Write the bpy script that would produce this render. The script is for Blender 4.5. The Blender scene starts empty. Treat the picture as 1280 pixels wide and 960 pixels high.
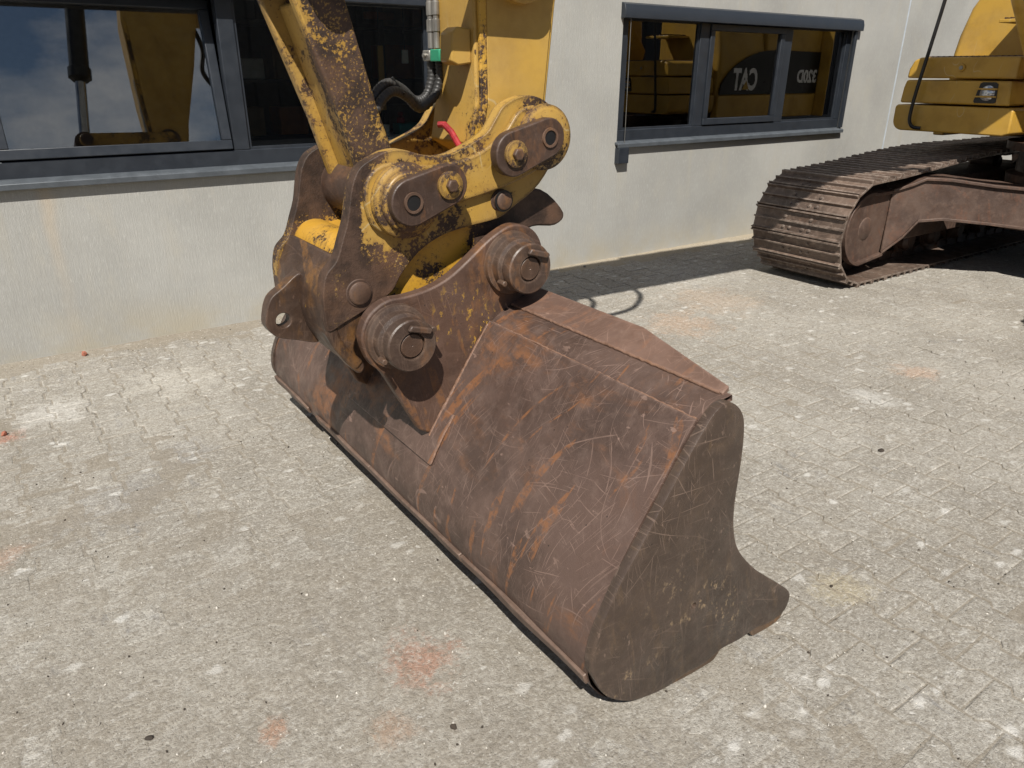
import bpy, bmesh, math, random
import numpy as np
from mathutils import Vector, Matrix, Quaternion, noise as mnoise
random.seed(7); RNG = np.random.default_rng(7)
S = bpy.context.scene
COL = S.collection
R = math.radians

# ------------------------------------------------------------------ camera
cam = bpy.data.cameras.new('camera'); cam_o = bpy.data.objects.new('camera', cam); COL.objects.link(cam_o)
cam.sensor_width = 36; cam.lens = 913.2/1280*36; cam.clip_end = 1500; cam.clip_start = 0.05
_p, _y, _r = R(23.159), R(55.097), R(0.228)
FW = Vector((math.cos(_y)*math.cos(_p), math.sin(_y)*math.cos(_p), -math.sin(_p)))
_rt0 = Vector((math.sin(_y), -math.cos(_y), 0)); _up0 = _rt0.cross(FW)
RT = _rt0*math.cos(_r)+_up0*math.sin(_r); UP = RT.cross(FW)
CAM = Vector((0, 0, 1.55))
_m = Matrix((RT, UP, -FW)).transposed().to_4x4(); _m.translation = CAM
cam_o.matrix_world = _m
S.camera = cam_o

# ------------------------------------------------------------------ light
SUND = Vector((.394, .517, -.763)).normalized()
W = bpy.data.worlds.new('World'); S.world = W; W.use_nodes = True
wn = W.node_tree; wn.nodes.clear()
def wnode(t, **k):
    n = wn.nodes.new(t)
    for a, b in k.items(): setattr(n, a, b)
    return n
sky = wnode('ShaderNodeTexSky', sky_type='NISHITA', sun_disc=False, sun_elevation=math.asin(-SUND.z),
            sun_rotation=math.atan2(-SUND.x, -SUND.y) % (2*math.pi), air_density=1.0, dust_density=.3, ozone_density=1.5)
bg = wnode('ShaderNodeBackground'); bg.inputs[1].default_value = 0.05
wo = wnode('ShaderNodeOutputWorld')
tc = wnode('ShaderNodeTexCoord'); mp = wnode('ShaderNodeMapping'); mp.inputs['Scale'].default_value = (1, 1, 2.2)
cn = wnode('ShaderNodeTexNoise'); cn.inputs['Scale'].default_value = 2.6; cn.inputs['Detail'].default_value = 9; cn.inputs['Roughness'].default_value = .58
cr = wnode('ShaderNodeMapRange'); cr.inputs['From Min'].default_value = .50; cr.inputs['From Max'].default_value = .64
cm = wnode('ShaderNodeMix', data_type='RGBA'); cm.inputs['B'].default_value = (10.5, 10.7, 11.2, 1)
L = wn.links.new
L(tc.outputs['Generated'], mp.inputs[0]); L(mp.outputs[0], cn.inputs['Vector']); L(cn.outputs[0], cr.inputs[0])
L(cr.outputs[0], cm.inputs['Factor']); L(sky.outputs[0], cm.inputs['A']); L(cm.outputs['Result'], bg.inputs[0]); L(bg.outputs[0], wo.inputs[0])
sun = bpy.data.lights.new('sun', 'SUN'); sun.energy = 5.0; sun.angle = R(.55); sun.color = (1, .955, .88)
sun_o = bpy.data.objects.new('sun', sun); COL.objects.link(sun_o); sun_o.location = (-6, -8, 12)
sun_o.rotation_euler = SUND.to_track_quat('-Z', 'Y').to_euler()
S.view_settings.view_transform = 'Standard'; S.view_settings.look = 'None'; S.view_settings.gamma = 1
S.view_settings.use_curve_mapping = False
S.view_settings.exposure = 0.36
S.cycles.max_bounces = 8; S.cycles.transparent_max_bounces = 12

# ------------------------------------------------------------------ node helper
class NT:
    def __init__(s, name):
        s.m = bpy.data.materials.new(name); s.m.use_nodes = True; s.t = s.m.node_tree; s.t.nodes.clear()
        s.out = s.t.nodes.new('ShaderNodeOutputMaterial'); s.b = s.t.nodes.new('ShaderNodeBsdfPrincipled')
        s.link(s.b.outputs[0], s.out.inputs[0])
        s.geo = s.t.nodes.new('ShaderNodeNewGeometry')
        s.pos = s.geo.outputs['Position']
    def link(s, a, b): s.t.links.new(a, b)
    def set(s, sock, v):
        if hasattr(v, 'is_output'): s.link(v, sock)
        else:
            if isinstance(v, (tuple, list)) and len(v) == 3 and sock.type == 'RGBA': v = (*v, 1)
            sock.default_value = v
    def objpos(s):
        n = s.t.nodes.new('ShaderNodeTexCoord'); return n.outputs['Object']
    def map(s, vec, scale=(1, 1, 1), rot=(0, 0, 0), loc=(0, 0, 0)):
        n = s.t.nodes.new('ShaderNodeMapping'); s.link(vec, n.inputs[0])
        n.inputs['Scale'].default_value = scale; n.inputs['Rotation'].default_value = rot; n.inputs['Location'].default_value = loc
        return n.outputs[0]
    def noise(s, scale, detail=4, rough=.55, vec=None, dist=0):
        n = s.t.nodes.new('ShaderNodeTexNoise'); s.link(vec or s.pos, n.inputs['Vector'])
        n.inputs['Scale'].default_value = scale; n.inputs['Detail'].default_value = detail
        n.inputs['Roughness'].default_value = rough; n.inputs['Distortion'].default_value = dist
        return n.outputs[0]
    def vor(s, scale, vec=None, feature='F1', out='Distance', rnd=1):
        n = s.t.nodes.new('ShaderNodeTexVoronoi'); n.feature = feature; s.link(vec or s.pos, n.inputs['Vector'])
        n.inputs['Scale'].default_value = scale; n.inputs['Randomness'].default_value = rnd
        return n.outputs[out]
    def math(s, op, a, b=0., c=0., clamp=False):
        n = s.t.nodes.new('ShaderNodeMath'); n.operation = op; n.use_clamp = clamp
        for i, v in enumerate((a, b, c)): s.set(n.inputs[i], v)
        return n.outputs[0]
    def rng(s, v, a, b, c=0., d=1.):
        n = s.t.nodes.new('ShaderNodeMapRange'); n.interpolation_type = 'SMOOTHSTEP'
        s.set(n.inputs[0], v)
        for i, x in enumerate((a, b, c, d)): n.inputs[i+1].default_value = x
        return n.outputs[0]
    def mix(s, f, a, b, mode='MIX'):
        n = s.t.nodes.new('ShaderNodeMix'); n.data_type = 'RGBA'; n.blend_type = mode
        s.set(n.inputs['Factor'], f); s.set(n.inputs['A'], a); s.set(n.inputs['B'], b); return n.outputs['Result']
    def dist(s, p, scale=(1, 1, 1), vec=None):
        n = s.t.nodes.new('ShaderNodeVectorMath'); n.operation = 'SUBTRACT'; s.link(vec or s.pos, n.inputs[0]); n.inputs[1].default_value = p
        k = s.t.nodes.new('ShaderNodeVectorMath'); k.operation = 'MULTIPLY'; s.link(n.outputs[0], k.inputs[0]); k.inputs[1].default_value = scale
        l = s.t.nodes.new('ShaderNodeVectorMath'); l.operation = 'LENGTH'; s.link(k.outputs[0], l.inputs[0]); return l.outputs['Value']
    def xyz(s, vec=None):
        n = s.t.nodes.new('ShaderNodeSeparateXYZ'); s.link(vec or s.pos, n.inputs[0]); return n.outputs
    def bump(s, h, strength=.3, dist=.01, prev=None):
        n = s.t.nodes.new('ShaderNodeBump'); s.set(n.inputs['Height'], h); n.inputs['Strength'].default_value = strength
        n.inputs['Distance'].default_value = dist
        if prev is not None: s.link(prev, n.inputs['Normal'])
        return n.outputs[0]
    def edge(s, radius=.012, lo=.02, hi=.12):
        b = s.t.nodes.new('ShaderNodeBevel'); b.samples = 4; b.inputs['Radius'].default_value = radius
        d = s.t.nodes.new('ShaderNodeVectorMath'); d.operation = 'DOT_PRODUCT'
        s.link(b.outputs[0], d.inputs[0]); s.link(s.geo.outputs['True Normal'], d.inputs[1])
        return s.rng(s.math('SUBTRACT', 1, d.outputs['Value']), lo, hi)
    def scratch(s, scale, seed, rot, width=.004, stretch=(1, 1, 1), mscale=3, mlo=.5, mhi=.6):
        v = s.map(s.pos, stretch, rot, (seed*3.1, seed*1.7, seed*.9))
        n = s.noise(scale, 1.0, .4, v)
        l = s.rng(s.math('ABSOLUTE', s.math('SUBTRACT', n, .5)), width*.25, width, 1, 0)
        return s.math('MULTIPLY', l, s.rng(s.noise(mscale, 2, .5, s.map(s.pos, loc=(seed*5.3, 1, seed))), mlo, mhi))
    def strokes(s, plane, ang, dens, thr, seed, aspect=26, area=None):
        # short straight scratches lying in a surface spanned by two world axes
        k = s.t.nodes.new('ShaderNodeCombineXYZ')
        for i, ax in enumerate(plane):
            d = s.t.nodes.new('ShaderNodeVectorMath'); d.operation = 'DOT_PRODUCT'; s.link(s.pos, d.inputs[0]); d.inputs[1].default_value = ax
            s.link(d.outputs['Value'], k.inputs[i])
        bend = s.noise(1.6, 1, .4, s.map(s.pos, loc=(seed, 0, seed*2)))
        a = s.t.nodes.new('ShaderNodeVectorRotate'); a.rotation_type = 'Z_AXIS'; s.link(k.outputs[0], a.inputs['Vector'])
        s.link(s.math('MULTIPLY_ADD', bend, .4, ang-.2), a.inputs['Angle'])
        v = s.map(a.outputs[0], (dens/aspect, dens, 1), (0, 0, 0), (seed*7.7, seed*3.3, 0))
        return s.rng(s.noise(1.0, 2.0, .5, v), thr, thr+.022)
    def done(s, col, rough, normal=None, metal=0., spec=.5):
        s.set(s.b.inputs['Base Color'], col); s.set(s.b.inputs['Roughness'], rough); s.set(s.b.inputs['Metallic'], metal)
        s.set(s.b.inputs['Specular IOR Level'], spec)
        if normal is not None: s.link(normal, s.b.inputs['Normal'])
        return s.m

def flat(name, c, rough=.6, metal=0., spec=.5, var=.15, scale=12, bump=.1):
    n = NT(name); k = n.noise(scale, 6, .6); col = n.mix(n.rng(k, .3, .7), tuple(x*(1-var) for x in c), tuple(min(1, x*(1+var)) for x in c))
    return n.done(col, n.rng(k, .3, .7, max(.05, rough-.08), min(1, rough+.08)), n.bump(n.noise(scale*8, 4, .6), bump, .002), metal, spec)

def rust_mat(name, dark, mid, light, orange, scr=.5, orange_amt=.5, rough=.52, chips=None, scale=1., edgecol=None, plane=((1, 0, 0), (0, 0, 1))):
    K = .90 if name == 'worn_bucket_steel' else .74; dark, mid, light, orange = [(c[0]*K*1.07, c[1]*K*.97, c[2]*K*.91) for c in (dark, mid, light, orange)]
    if name == "olive_brown_plate": dark, mid, light = [tuple(x*1.25 for x in c) for c in (dark, mid, light)]
    if name == "track_steel": dark, mid, light = [tuple(x*1.7 for x in c) for c in (dark, mid, light)]
    n = NT(name)
    a = n.noise(3.2*scale, 9, .62); b = n.noise(24*scale, 6, .6); f = n.noise(210*scale, 4, .6)
    col = n.mix(n.rng(a, .38, .62), dark, mid)
    col = n.mix(n.math('MULTIPLY', n.rng(b, .45, .75), .55), col, light)
    sm = n.noise(2.6*scale, 5, .65, n.map(n.pos, (2.2, .9, 1.1), (.3, .5, .2), (4, 1, 2)), .6)
    sm2 = n.noise(38*scale, 5, .7, n.map(n.pos, (1, .45, .6), (.2, .6, .4)))
    om = n.math('MULTIPLY', n.rng(sm, .50, .66), n.rng(sm2, .36, .62))
    col = n.mix(n.math('MULTIPLY', om, orange_amt), col, orange)
    if scr:
        st = None
        for q, (ang, dens, thr, asp) in enumerate(((.15, 190, .665, 40), (1.0, 230, .67, 30), (1.7, 200, .66, 44), (1.35, 260, .65, 50), (-.6, 240, .675, 24), (.5, 110, .71, 50), (2.3, 120, .71, 50))):
            k = n.strokes(plane, ang, dens, thr, q+1.3, asp); st = k if st is None else n.math('MAXIMUM', st, k)
        st = n.math('MULTIPLY', st, n.rng(n.noise(3.3, 4, .6, n.map(n.pos, loc=(5, 5, 2))), .34, .6, .15, 1))
        col = n.mix(n.math('MULTIPLY', st, scr), col, tuple(min(1, x*1.75) for x in light))
        lo_ = n.strokes(plane, 1.35, 22, .60, 9.1, 9); lo_ = n.math('MULTIPLY', lo_, n.rng(n.noise(30, 5, .7), .4, .6))
        col = n.mix(n.math('MULTIPLY', lo_, orange_amt), col, orange)
        sp = n.math('MULTIPLY', n.rng(n.noise(70, 3, .6, n.map(n.pos, (1, .3, .5), (.7, .3, 1.1))), .64, .70), n.rng(n.noise(5, 3, .5), .45, .6))
        col = n.mix(n.math('MULTIPLY', sp, scr*.8), col, tuple(min(1, x*2.2) for x in light))
    pit = n.rng(n.vor(22*scale), .03, .075, 1, 0)
    pit = n.math('MULTIPLY', pit, n.rng(n.noise(9*scale, 2), .5, .58))
    col = n.mix(n.math('MULTIPLY', pit, .8), col, (.018, .013, .01))
    if chips:
        cc, lo, hi, area = chips
        msk = n.math('MULTIPLY', n.rng(n.noise(55, 7, .72, n.map(n.pos, (1, 1, .6), (0, .5, 0))), lo, hi), n.rng(n.noise(6, 4, .6), .45, .6))
        if area: 
            tot = None
            for (p, r0, r1) in area:
                d = n.rng(n.dist(p), r0, r1, 1, 0); tot = d if tot is None else n.math('MAXIMUM', tot, d)
            msk = n.math('MULTIPLY', msk, tot)
        col = n.mix(msk, col, cc)
    e = n.edge(.014, .03, .2)
    col = n.mix(n.math('MULTIPLY', e, n.rng(b, .35, .6, .1, .6)), col, edgecol or tuple(min(1, x*1.5) for x in light))
    nb = n.bump(b, .32, .007); nb = n.bump(f, .35, .002, nb)
    ro = n.rng(n.noise(14, 5, .6), .3, .7, rough-.16, rough+.1)
    return n.done(col, ro, nb, 0., .5)

def paint_mat(name, yel, rust=(.026, .0145, .0095), bias=0., areas=(), edgew=.16, speck=.06, scale=1., axis=None):
    """yellow paint chipped down to brown steel"""
    n = NT(name)
    a = n.noise(7.5*scale, 10, .66, n.map(n.pos, loc=(3, 8, 1)), .3)
    w = n.math('ADD', a, bias)
    for (p, r0, r1, st) in areas:
        w = n.math('ADD', w, n.rng(n.dist(p), r0, r1, st, 0))
    w = n.math('ADD', w, n.math('MULTIPLY', n.edge(.024, .02, .25), edgew))
    fine = n.noise(85*scale, 6, .7); w2 = n.math('ADD', w, n.math('MULTIPLY', n.math('SUBTRACT', fine, .5), .42))
    chip = n.rng(w2, .615, .632)
    spk = n.math('MULTIPLY', n.rng(n.noise(120, 4, .65), .635, .66), n.rng(w, .42, .54))
    chip = n.math('MAXIMUM', chip, spk)
    left = n.math('MULTIPLY', n.rng(n.noise(110, 5, .7, n.map(n.pos, loc=(9, 1, 3))), .565, .585), n.rng(w2, .86, .66))
    chip = n.math('MULTIPLY', chip, n.math('SUBTRACT', 1, left))
    dirt = n.rng(n.noise(4.2, 7, .65), .42, .72)
    y2 = n.mix(n.math('MULTIPLY', dirt, .6), yel, (yel[0]*.62, yel[1]*.58, yel[2]*.6))
    thin = n.rng(w2, .52, .615)
    y2 = n.mix(n.math('MULTIPLY', thin, .5), y2, (.24, .13, .03))
    y2 = n.mix(n.math('MULTIPLY', n.scratch(6, 2, (.3, .9, .1), .006, (1, 1, .6), 6), .5), y2, (.5, .42, .25))
    y2 = n.mix(n.math('MULTIPLY', n.rng(n.noise(2.7, 6, .65, n.map(n.pos, loc=(7, 2, 5))), .45, .68), .14), y2, (.36, .29, .19))
    r2 = n.mix(n.rng(n.noise(16, 7, .65), .35, .68), rust, (.072, .041, .027))
    r2 = n.mix(n.math('MULTIPLY', n.rng(n.noise(5, 5), .5, .7), .4), r2, (.17, .085, .045))
    col = n.mix(chip, y2, r2)
    nb = n.bump(n.math('SUBTRACT', 1, chip), .5, .0016); nb = n.bump(n.noise(40, 6, .65), .18, .004, nb)
    nb = n.bump(n.math('MULTIPLY', n.noise(160, 3, .6), chip), .5, .003, nb)
    ro = n.mix(chip, n.rng(dirt, 0, 1, .36, .58), (.62, .62, .62))
    return n.done(col, ro, nb, 0., .45)

# ------------------------------------------------------------------ materials
YEL = (.40, .24, .048)
M = {}
M['bucket'] = rust_mat('worn_bucket_steel', (.058, .040, .033), (.098, .068, .057), (.14, .103, .088), (.21, .10, .045), .55, .75, plane=((0, 1, 0), (.57, 0, .82)))
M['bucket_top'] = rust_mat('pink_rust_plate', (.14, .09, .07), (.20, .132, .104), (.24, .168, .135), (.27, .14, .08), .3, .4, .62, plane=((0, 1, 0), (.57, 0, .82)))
M['side_plate'] = rust_mat('olive_brown_plate', (.041, .031, .025), (.059, .0445, .036), (.087, .067, .055), (.22, .15, .08), .8, .15, .42,
                           chips=((.24, .17, .10), .565, .59, [((1.3, .98, .12), .12, .42), ((1.0, .98, .12), .05, .25)]))
M['ear'] = rust_mat('ear_steel', (.065, .04, .03), (.112, .07, .052), (.16, .107, .083), (.24, .12, .05), .3, .6, .58,
                    chips=((.45, .26, .035), .575, .60, [((1.13, 1.905, .84), .03, .15), ((1.2, 1.905, .78), .02, .12), ((.92, 1.9, .93), .02, .06)]))
M['boss'] = rust_mat('boss_steel', (.06, .041, .032), (.10, .072, .056), (.15, .113, .09), (.25, .13, .06), .25, .5, .5)
M['cutter'] = rust_mat('side_cutter_steel', (.07, .05, .034), (.11, .078, .052), (.16, .115, .08), (.28, .16, .07), .3, .5, .5)
M['weld'] = rust_mat('weld_bead', (.14, .085, .058), (.20, .125, .09), (.26, .17, .125), (.28, .145, .07), 0, .6, .65, scale=3)
M['wear'] = rust_mat('wear_strip_steel', (.11, .077, .06), (.16, .115, .092), (.21, .16, .13), (.27, .14, .06), .2, .4, .6)
M['coupler'] = paint_mat('coupler_paint', YEL, bias=.022, areas=[((.74, 1.95, .92), .10, .30, .36), ((.90, 1.95, .95), .02, .16, .16), ((1.2, 1.95, 1.02), .0, .12, .06), ((.835, 1.95, 1.31), .02, .075, .45), ((.805, 1.95, 1.24), .02, .07, .45), ((.79, 1.95, 1.17), .02, .065, .45), ((.775, 1.95, 1.10), .02, .075, .4), ((.90, 1.95, 1.35), .01, .055, .35), ((.84, 2.4, 1.25), .08, .22, .3), ((.75, 2.4, 1.1), .05, .4, .18), ((1.45, 1.95, 1.45), 0, .12, .14), ((1.10, 1.95, 1.09), 0, .14, .10), ((1.05, 1.93, 1.30), 0, .12, .06)], edgew=.42)
M['collar'] = paint_mat('collar_paint', (.38, .225, .045), bias=.12, edgew=.3)
M['coupler_in'] = paint_mat('coupler_body_paint', (.50, .27, .03), bias=.02, areas=[((1.45, 2.0, 1.10), .10, .34, .45), ((.8, 2.0, .85), .05, .25, .3)], edgew=.2)
M['skin'] = rust_mat('coupler_front_steel', (.05, .032, .023), (.082, .053, .038), (.125, .086, .065), (.27, .14, .04), .35, .5, .48, chips=((.5, .3, .04), .66, .68, None))
M['brown'] = rust_mat('brown_steel', (.042, .026, .019), (.07, .045, .034), (.11, .075, .058), (.2, .1, .045), .2, .4, .55)
M['link'] = paint_mat('link_paint', YEL, bias=.07, areas=[((.86, 2.0, 1.58), .04, .24, .12), ((.93, 2.0, 1.28), 0., .16, .10), ((.80, 2.04, 1.45), .02, .25, .10)], edgew=.16)
M['stick'] = paint_mat('stick_paint', (.46, .28, .06), bias=-.17, areas=[((1.29, 2.05, 1.45), .0, .25, .14), ((1.29, 2.03, 1.36), .0, .10, .22), ((1.3, 2.31, 1.4), 0, .14, .16)], edgew=.12)
M['stickedge'] = paint_mat('stick_edge_paint', (.58, .33, .04), bias=.09, edgew=.05)
M['yellow'] = paint_mat('machine_yellow', (.50, .30, .05), bias=-.24, edgew=.07)
M['boxyellow'] = paint_mat('storage_box_yellow', (.47, .275, .04), bias=-.23, areas=[((6.45, 3.1, 1.23), .05, .22, .10)], edgew=.08)
M['plug'] = rust_mat('pin_end_steel', (.07, .045, .032), (.115, .073, .052), (.17, .115, .085), (.28, .14, .05), 0, .5, .5)
M['track'] = rust_mat('track_steel', (.05, .038, .031), (.10, .078, .064), (.19, .155, .13), (.19, .11, .07), .15, .25, .45, edgecol=(.42, .36, .31))
M['frame_rust'] = rust_mat('undercarriage_rust', (.075, .05, .04), (.12, .084, .067), (.165, .12, .096), (.19, .095, .06), .1, .4, .62)
M['black'] = flat('black_rubber', (.032, .031, .03), .5, var=.45, scale=30, bump=.3)
M['blackpaint'] = flat('black_paint', (.012, .012, .013), .35)
M['chrome'] = flat('chromed_rod', (.35, .36, .38), .15, 1.0, bump=0.02)
M['steel'] = flat('zinc_steel', (.28, .27, .25), .42, .7)
M['red'] = flat('red_paint', (.26, .014, .018), .5, var=.3, scale=40, bump=.3)
M['green'] = flat('green_clamp', (.02, .22, .12), .5)
M['lens'] = flat('lamp_lens', (.55, .57, .6), .12, .6)
M['frame'] = flat('anthracite_aluminium', (.021, .0255, .033), .42, .0, .5, var=.08, bump=.04)
M['sill'] = flat('grey_sill_metal', (.085, .096, .108), .45, .2, .5, var=.12)
M['seal'] = flat('joint_sealant', (.42, .46, .5), .8, var=.1)
M['white'] = flat('white_paint', (.75, .75, .72), .5)
M['teal'] = flat('teal_plastic', (.03, .28, .28), .5)
M['orange'] = flat('orange_plastic', (.5, .17, .05), .5)
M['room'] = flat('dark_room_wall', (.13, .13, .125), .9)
M['rack'] = flat('dark_rack_metal', (.05, .055, .06), .5)
M['card'] = flat('cardboard', (.28, .19, .11), .9)
M['brick'] = flat('red_brick_bit', (.30, .11, .07), .9, var=.3, scale=60, bump=.6)
M['stone'] = flat('grey_stone', (.24, .22, .19), .9, var=.35, scale=60, bump=.5)
M['leaf'] = flat('dark_debris', (.04, .03, .022), .9, var=.4)
M['decal'] = flat('black_decal', (.01, .01, .01), .35)
M['decalwhite'] = flat('white_decal', (.8, .8, .8), .4)

def glass_mat():
    n = NT('window_glass'); t = n.t
    tr = t.nodes.new('ShaderNodeBsdfTransparent'); tr.inputs[0].default_value = (.86, .88, .87, 1)
    gl = t.nodes.new('ShaderNodeBsdfGlossy'); gl.inputs['Roughness'].default_value = 0.0; gl.inputs[0].default_value = (1, 1, 1, 1)
    fr = t.nodes.new('ShaderNodeFresnel'); fr.inputs[0].default_value = 1.6
    mx = t.nodes.new('ShaderNodeMixShader')
    n.link(n.math('MULTIPLY', fr.outputs[0], 2.3, clamp=True), mx.inputs[0]); n.link(tr.outputs[0], mx.inputs[1]); n.link(gl.outputs[0], mx.inputs[2])
    n.link(mx.outputs[0], n.out.inputs[0]); return n.m
M['glass'] = glass_mat()

def wall_mat():
    n = NT('broomed_concrete')
    v = n.map(n.pos, (95, 95, 5)); s1 = n.noise(1.0, 5, .62, v)
    v2 = n.map(n.pos, (230, 230, 22)); s2 = n.noise(1.0, 4, .6, v2)
    big = n.noise(.9, 6, .6); mid = n.noise(5, 7, .62, n.map(n.pos, (1, 1, .5))); fine = n.noise(130, 4, .6)
    col = n.mix(n.rng(big, .3, .7), (.30, .296, .277), (.385, .38, .355))
    col = n.mix(n.math('MULTIPLY', n.rng(s1, .45, .72), .35), col, (.32, .312, .285))
    col = n.mix(n.math('MULTIPLY', n.rng(s2, .5, .75), .4), col, (.54, .535, .51))
    col = n.mix(n.math('MULTIPLY', n.rng(mid, .5, .72), .35), col, (.40, .375, .32))
    col = n.mix(n.math('MULTIPLY', n.rng(fine, .62, .7), .35), col, (.28, .26, .22))
    x, y, z = n.xyz()
    # splash dirt at the foot, runs below the sills, one brown run near the first window
    foot = n.math('MULTIPLY', n.rng(z, 0, .34, 1, 0), n.rng(n.noise(3, 6, .6), .3, .65))
    col = n.mix(n.math('MULTIPLY', foot, .75), col, (.36, .32, .24))
    gu = n.math('MULTIPLY', n.rng(n.noise(1.0, 3, .5, n.map(n.pos, (7, 1, .25))), .56, .7), n.rng(z, .2, .98, .1, 1))
    col = n.mix(n.math('MULTIPLY', gu, .5), col, (.36, .34, .29))
    run = n.math('MULTIPLY', n.rng(n.math('ABSOLUTE', n.math('SUBTRACT', x, n.math('MULTIPLY_ADD', n.noise(3, 3), .08, .19))), .0, .06, 1, 0), n.rng(z, .3, .97, .2, 1))
    col = n.mix(n.math('MULTIPLY', run, .55), col, (.44, .36, .26))
    h = n.math('ADD', n.math('MULTIPLY', s1, .6), n.math('MULTIPLY', s2, .6))
    nb = n.bump(h, .45, .007); nb = n.bump(fine, .45, .003, nb)
    return n.done(col, .9, nb, 0, .25)
M['wall'] = wall_mat()

STAINS_AND_GLARE = [((.704, 1.463, 0), .13, (.40, .17, .10), .7), ((-.205, 3.762, 0), .10, (.40, .17, .11), .75), ((.289, 1.459, 0), .05, (.46, .2, .1), .55),
          ((.535, 1.298, 0), .07, (.46, .24, .13), .4), ((3.585, 3.176, 0), .32, (.44, .29, .19), .55), ((4.2, 3.435, 0), .45, (.44, .31, .21), .4),
          ((4.054, 1.828, 0), .14, (.48, .30, .2), .55), ((1.99, .987, 0), .13, (.46, .39, .25), .5), ((-.239, 2.715, 0), .10, (.46, .28, .19), .45),
          ((.15, 2.9, 0), .24, (.27, .265, .265), .4), ((.45, 3.15, 0), .18, (.27, .265, .265), .4),
          ((.0, 3.95, 0), .22, (.62, .60, .56), .6), ((.62, 4.02, 0), .36, (.55, .52, .46), .55), ((3.5, 1.78, 0), .16, (.64, .63, .6), .5)]  # pale pair near the wall paints in sunlight thrown back by the window glass
def ground_mat(name, paver):
    n = NT(name)
    big = n.noise(.8, 6, .6); mid = n.noise(5.5, 7, .65); fine = n.noise(42, 6, .7); grit = n.noise(260, 4, .65)
    base = n.mix(n.rng(big, .38, .62), (.265, .242, .207), (.37, .347, .306))
    base = n.mix(n.math('MULTIPLY', n.rng(mid, .42, .7), .5), base, (.315, .28, .228))
    if paver:
        x, y, z = n.xyz()
        c = n.math('FLOOR', n.math('DIVIDE', x, .165)); odd = n.math('MULTIPLY', n.math('MODULO', n.math('ADD', c, 200), 2), .5)
        r = n.math('FLOOR', n.math('ADD', n.math('DIVIDE', y, .2), odd))
        cv = n.t.nodes.new('ShaderNodeCombineXYZ'); n.link(c, cv.inputs[0]); n.link(r, cv.inputs[1])
        wnn = n.t.nodes.new('ShaderNodeTexWhiteNoise'); n.link(cv.outputs[0], wnn.inputs['Vector'])
        base = n.mix(n.rng(wnn.outputs[0], 0, 1, 0, .28), base, (.40, .375, .33))
        base = n.mix(n.math('MULTIPLY', n.rng(wnn.outputs[0], .0, .2, 1, 0), .3), base, (.27, .25, .215))
    # dry whitish scuffs dragged in two directions
    for k, (rot, amt) in enumerate(((.35, .75), (1.25, .5), (-.5, .5))):
        v = n.map(n.pos, (5, 13, 1), (0, 0, rot), (k*3.3, k, 0))
        sc = n.math('MULTIPLY', n.rng(n.noise(1.5, 6, .7, v), .56, .70), n.rng(n.noise(1.7, 4, .6, n.map(n.pos, loc=(k*7, 2, 0))), .44, .62))
        base = n.mix(n.math('MULTIPLY', sc, amt*(1 if paver else .7)), base, (.66, .64, .60))
    v = n.map(n.pos, (11, 3, 1), (0, 0, .2), (9, 4, 0))
    gs = n.math('MULTIPLY', n.rng(n.noise(1.6, 6, .7, v), .54, .68), n.rng(n.noise(1.3, 4, .6, n.map(n.pos, loc=(31, 2, 0))), .48, .62))
    base = n.mix(n.math('MULTIPLY', gs, .6), base, (.20, .20, .205))
    warp = n.math('ADD', n.math('MULTIPLY', n.math('SUBTRACT', n.noise(7, 6, .7), .5), 2.6), n.math('MULTIPLY', n.math('SUBTRACT', n.noise(60, 5, .7), .5), 1.5))
    for (p, r, c, a) in STAINS_AND_GLARE:
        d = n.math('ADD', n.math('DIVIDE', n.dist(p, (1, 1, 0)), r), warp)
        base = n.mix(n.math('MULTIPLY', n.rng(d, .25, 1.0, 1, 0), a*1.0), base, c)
    f2 = n.noise(15, 8, .72, n.map(n.pos, loc=(2, 9, 0)))
    base = n.mix(n.math('MULTIPLY', n.rng(f2, .50, .66), .5), base, (.25, .222, .18))
    base = n.mix(n.math('MULTIPLY', n.rng(f2, .46, .34), .55), base, (.52, .495, .45))
    base = n.mix(n.math('MULTIPLY', n.rng(fine, .5, .66), .6), base, (.22, .195, .16))
    base = n.mix(n.math('MULTIPLY', n.rng(fine, .48, .34), .5), base, (.55, .52, .46))
    gn = n.noise(105, 3, .7, n.map(n.pos, loc=(4, 4, 0)))
    base = n.mix(n.math('MULTIPLY', n.rng(gn, .52, .68), .6), base, (.17, .15, .12))
    base = n.mix(n.math('MULTIPLY', n.rng(gn, .46, .32), .55), base, (.60, .575, .525))
    base = n.mix(n.math('MULTIPLY', n.rng(grit, .6, .72), .55), base, (.16, .14, .11))
    base = n.mix(n.math('MULTIPLY', n.rng(grit, .36, .28), .45), base, (.62, .60, .55))
    wv_ = n.t.nodes.new('ShaderNodeVectorMath'); wv_.operation = 'ADD'; n.link(n.pos, wv_.inputs[0])
    nz = n.t.nodes.new('ShaderNodeTexNoise'); nz.inputs['Scale'].default_value = 30; nz.inputs['Detail'].default_value = 5; n.link(n.pos, nz.inputs['Vector'])
    sc_ = n.t.nodes.new('ShaderNodeVectorMath'); sc_.operation = 'SCALE'; sc_.inputs['Scale'].default_value = .05; n.link(nz.outputs['Color'], sc_.inputs[0]); n.link(sc_.outputs[0], wv_.inputs[1])
    wq = n.map(wv_.outputs[0], (1, 1.7, 0), (0, 0, .5))
    fl = n.math('MULTIPLY', n.rng(n.vor(6.5, wq), .10, .22, 1, 0), n.rng(n.noise(2.1, 3, .6, n.map(n.pos, loc=(11, 3, 0))), .42, .56))
    base = n.mix(n.math('MULTIPLY', fl, .6), base, (.66, .645, .61))
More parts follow.
